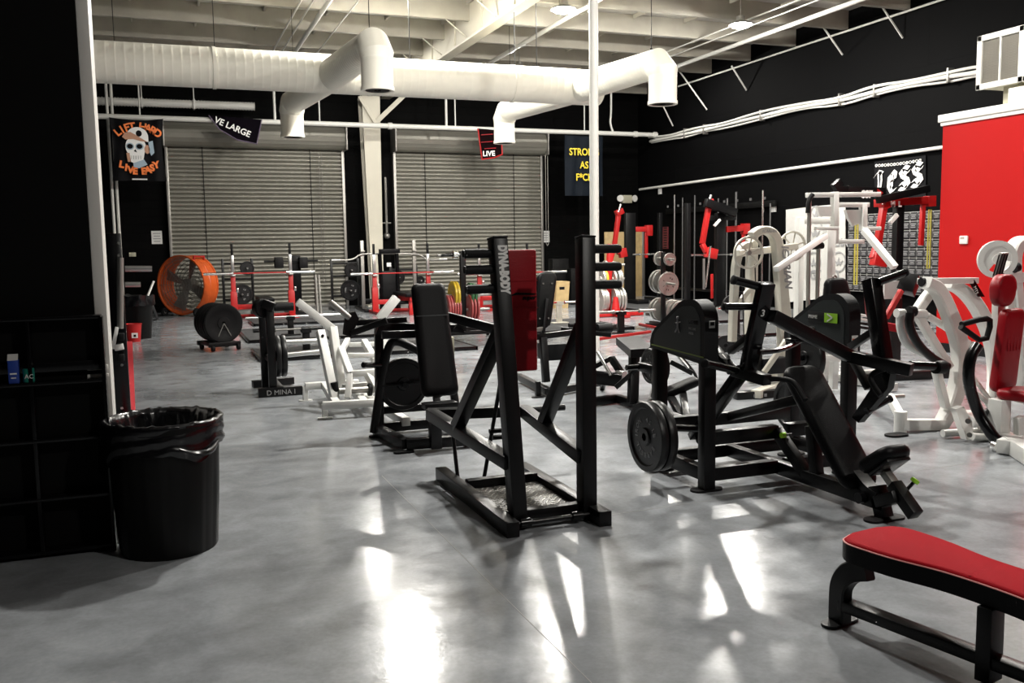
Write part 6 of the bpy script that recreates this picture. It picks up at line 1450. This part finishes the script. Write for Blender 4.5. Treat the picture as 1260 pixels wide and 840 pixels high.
B(hb2, 'rail', p0, p1, .06, .14, EZ, 'blackmatte'); B(hb2, 'rail', V((p0.x, p0.y, .3)), V((p1.x, p1.y, .3)), .3, .06, EZ, 'black')
for k in range(9):
    c = p0.lerp(p1, (k+.5)/9); G().cyl(c+V((-.12, 0, .10)), c+V((-.12, 0, .16)), .03, 8).build('cup', 'dimbar', hb2)
for (px, py, lb) in ((812, 235, 'small white tag high on the right wall near the thin white pipe'), (952, 256, 'small white tag on the right wall by the brightest bar')):
    p = xx(px, py, XW-.02); single(G().box(p-V((.01, .09, .09)), p+V((.015, .09, .09)), .004), 'wall_tag', 'paper', lb, 'sign')
# red strip posters near corner
for (px, lb) in ((812, 'left of two dark red printed strips near the back corner'), (819, 'right of two dark red printed strips near the back corner')):
    p = xx(px, 279, XW-.02); q = xx(px, 306, XW-.02)
    r = thing('printed_strip', lb, 'sign', (p.x, p.y, q.z)); s_ = G().box((p.x-.01, p.y-.14, q.z), (p.x+.012, p.y+.14, p.z)).build('strip', mat('maroon_strip', (.12, .015, .02), .6), r)
    for k in range(9): z = q.z+(p.z-q.z)*(k+.5)/9; G().box((p.x-.013, p.y-.09, z-.015), (p.x-.010, p.y+.09, z+.015)).build('print_line', 'rubber', s_)
# plywood panel behind the corner rack
p, q = yy(778, 285, 23.9), yy(790, 372, 23.9); t = thing('plywood_panel', 'tan plywood panel standing behind the corner rack', 'panel', ((p.x+q.x)/2, 23.9, 0))
G().box((p.x-.9, 23.9, 0), (q.x, 23.95, p.z), .004).build('panel', 'wood', t); G().box((q.x, 23.88, 0), (q.x+.09, 23.97, p.z+.05), .004).build('edge_post', 'dullsteel', t)
# yellow plyo box
p, q = zz(684, 372), zz(702, 370); Yx = 20.5; a, b = yy(683, 372, Yx), yy(701, 346, Yx)
t = thing('plyo_box', 'tan wooden box with hand hole standing far back left of the right upright', 'box', ((a.x+b.x)/2, Yx, 0))
bxm = G().prism([(a.x, Yx, 0), (b.x-.05, Yx, 0), (b.x, Yx, b.z), (a.x+.06, Yx, b.z)], (0, .5, 0)).build('box_body', 'wood', t); c = (a.x+b.x)/2
G().box((c-.08, Yx-.003, b.z-.2), (c+.06, Yx+.001, b.z-.13), .002).build('hand_hole', 'rubber', bxm)
# black storage boxes and pads on the back right
for (x0_, y0_, x1_, y1_, Y, lb) in ((680, 335, 700, 318, 21.8, 'dark padded block on the rack behind the tan box'), (703, 372, 715, 330, 21.5, 'dark leaning frame right of the tan box')):
    a, b = yy(x0_, y0_, Y), yy(x1_, y1_, Y); single(G().box((a.x, Y, 0), (b.x, Y+.3, b.z), .02), 'dark_storage_block', 'blackmatte', lb, 'storage')

# ================================================================== left: rack upright, pegs, bin, bucket, turf
Yg = 8.6; xg = yy(146.5, 400, Yg).x
rk = thing('power_rack', 'black power rack upright with steel pegs beside the white post, behind the bin', 'rack', (xg, Yg, 0)); zr = yy(149, 287, Yg).z
G().box((xg-.075, Yg-.04, 0), (xg+.055, Yg+.04, zr), .005).build('upright', 'blackgloss', rk); G().box((xg-.22, Yg+1.1, 0), (xg-.10, Yg+1.18, zr), .005).build('upright', 'black', rk)
G().beam((xg-.02, Yg, zr-.06), (xg-.16, Yg+1.14, zr-.06), .07, .08).build('top_rail', 'black', rk); G().beam((xg-.02, Yg-.25, .035), (xg-.19, Yg+1.4, .035), .08, .07).build('base_rail', 'black', rk)
for py in (299, 314, 449, 502): p = yy(146+ (py > 400)*4, py, Yg-.045); G().cyl(p, p+EY*.012, .012, 10).build('bolt', 'chrome', rk)
T(rk, 'grey_guide_tube', [yy(148, 317, Yg-.07), yy(148, 404, Yg-.07)], .028, 'dullsteel')
pk = T(rk, 'steel_peg', [yy(154, 330.5, Yg+.6), yy(187, 330.5, Yg+.6)], .028, 'steel'); T(rk, 'steel_peg', [yy(154, 350, Yg+.6), yy(173, 350, Yg+.6)], .024, 'steel')
B(rk, 'white_latch', yy(133, 432, 5.3), yy(146, 427, 5.3), .02, .02) if False else None
hkk = B(rk, 'j_hook', yy(141, 428, Yg-.08), yy(152, 426, Yg-.08), .06, .05, EZ, 'white'); B(hkk, 'hook_arm', yy(139, 429, Yg-.08), yy(144, 402, Yg-.08), .03, .04, EY, 'white'); B(hkk, 'roller', yy(146, 440, Yg-.09), yy(153, 440, Yg-.09), .07, .06, EZ, 'rubber'); B(hkk, 'roller', yy(146, 414, Yg-.09), yy(153, 414, Yg-.09), .09, .06, EZ, 'rubber')
# red turf lane
q = [zz(149, 560, .0), zz(169, 560, .0), zz(163, 421, .0), zz(149, 421, .0)]
tf = G().prism([p+EZ*.001 for p in q], (0, 0, .018)); single(tf, 'turf_strip', 'turf', 'strip of bright red turf on the floor beyond the bin', 'turf')
# bucket
bp_ = zz(165, 420, 0); t = thing('bucket', 'small red bucket with a white print on the floor before the far bin', 'bucket', bp_)
G().lathe([(.0, .001), (0, .105), (.29, .135), (.30, .145), (.31, .145), (.31, .125), (.02, .095)], bp_, EZ, 28).build('bucket_body', 'red', t)
G().box(bp_+V((-.03, -.128, .07)), bp_+V((.07, -.122, .16)), .0).build('print', 'letter', t); G().box(bp_+V((0, -.131, .09)), bp_+V((.04, -.127, .13)), .0).build('print_logo', 'blackmatte', t)
# far bin with sticks
bp_ = zz(171, 416, 0); t = thing('far_bin', 'black bin with crumpled liner behind the red bucket', 'bin', bp_); hb_z = yy(171, 366, bp_.y).z
G().lathe([(0, .001), (0, .21), (hb_z-.03, .27), (hb_z, .285), (hb_z, .25), (.05, .19)], bp_, EZ, 30).build('bin_body', 'bin', t)
vs = []; n = 60
for i in range(9):
    for j_ in range(n):
        th = 2*PI*j_/n; k = i/8; nz = noise.noise(V((math.cos(th)*3, math.sin(th)*3, k*2))); r_ = (.30-.10*max(0, k-.5)*2)+.03*nz; vs.append(bp_+V((math.cos(th)*r_, math.sin(th)*r_, hb_z-.14+.18*min(1, k*2)-(.12*max(0, k-.5)*2)+.04*nz)))
G().add(vs, [[i*n+j_, i*n+(j_+1) % n, (i+1)*n+(j_+1) % n, (i+1)*n+j_] for i in range(8) for j_ in range(n)]).build('liner', 'bag', t, 80)
a = yy(181, 362, 17.6); b = yy(189, 346, 17.8); st2 = thing('mop_frame', 'pale stick leaning on a black stand right of the far bin', 'mop', V((a.x, 17.8, 0)))
T(st2, 'stick', [a-EZ*.05, b], .02, 'white'); T(st2, 'stand_leg', [zz(194, 392, .01), yy(186, 372, 18.6), yy(182, 362, 18.2)], .025, 'black'); T(st2, 'stand_leg', [V((a.x-.1, 17.9, .0)), a-EZ*.02], .025, 'black')
w = bpy.data.worlds.new('world'); SC.world = w; w.use_nodes = True
w.node_tree.nodes['Background'].inputs[0].default_value = (.5, .5, .5, 1); w.node_tree.nodes['Background'].inputs[1].default_value = .02
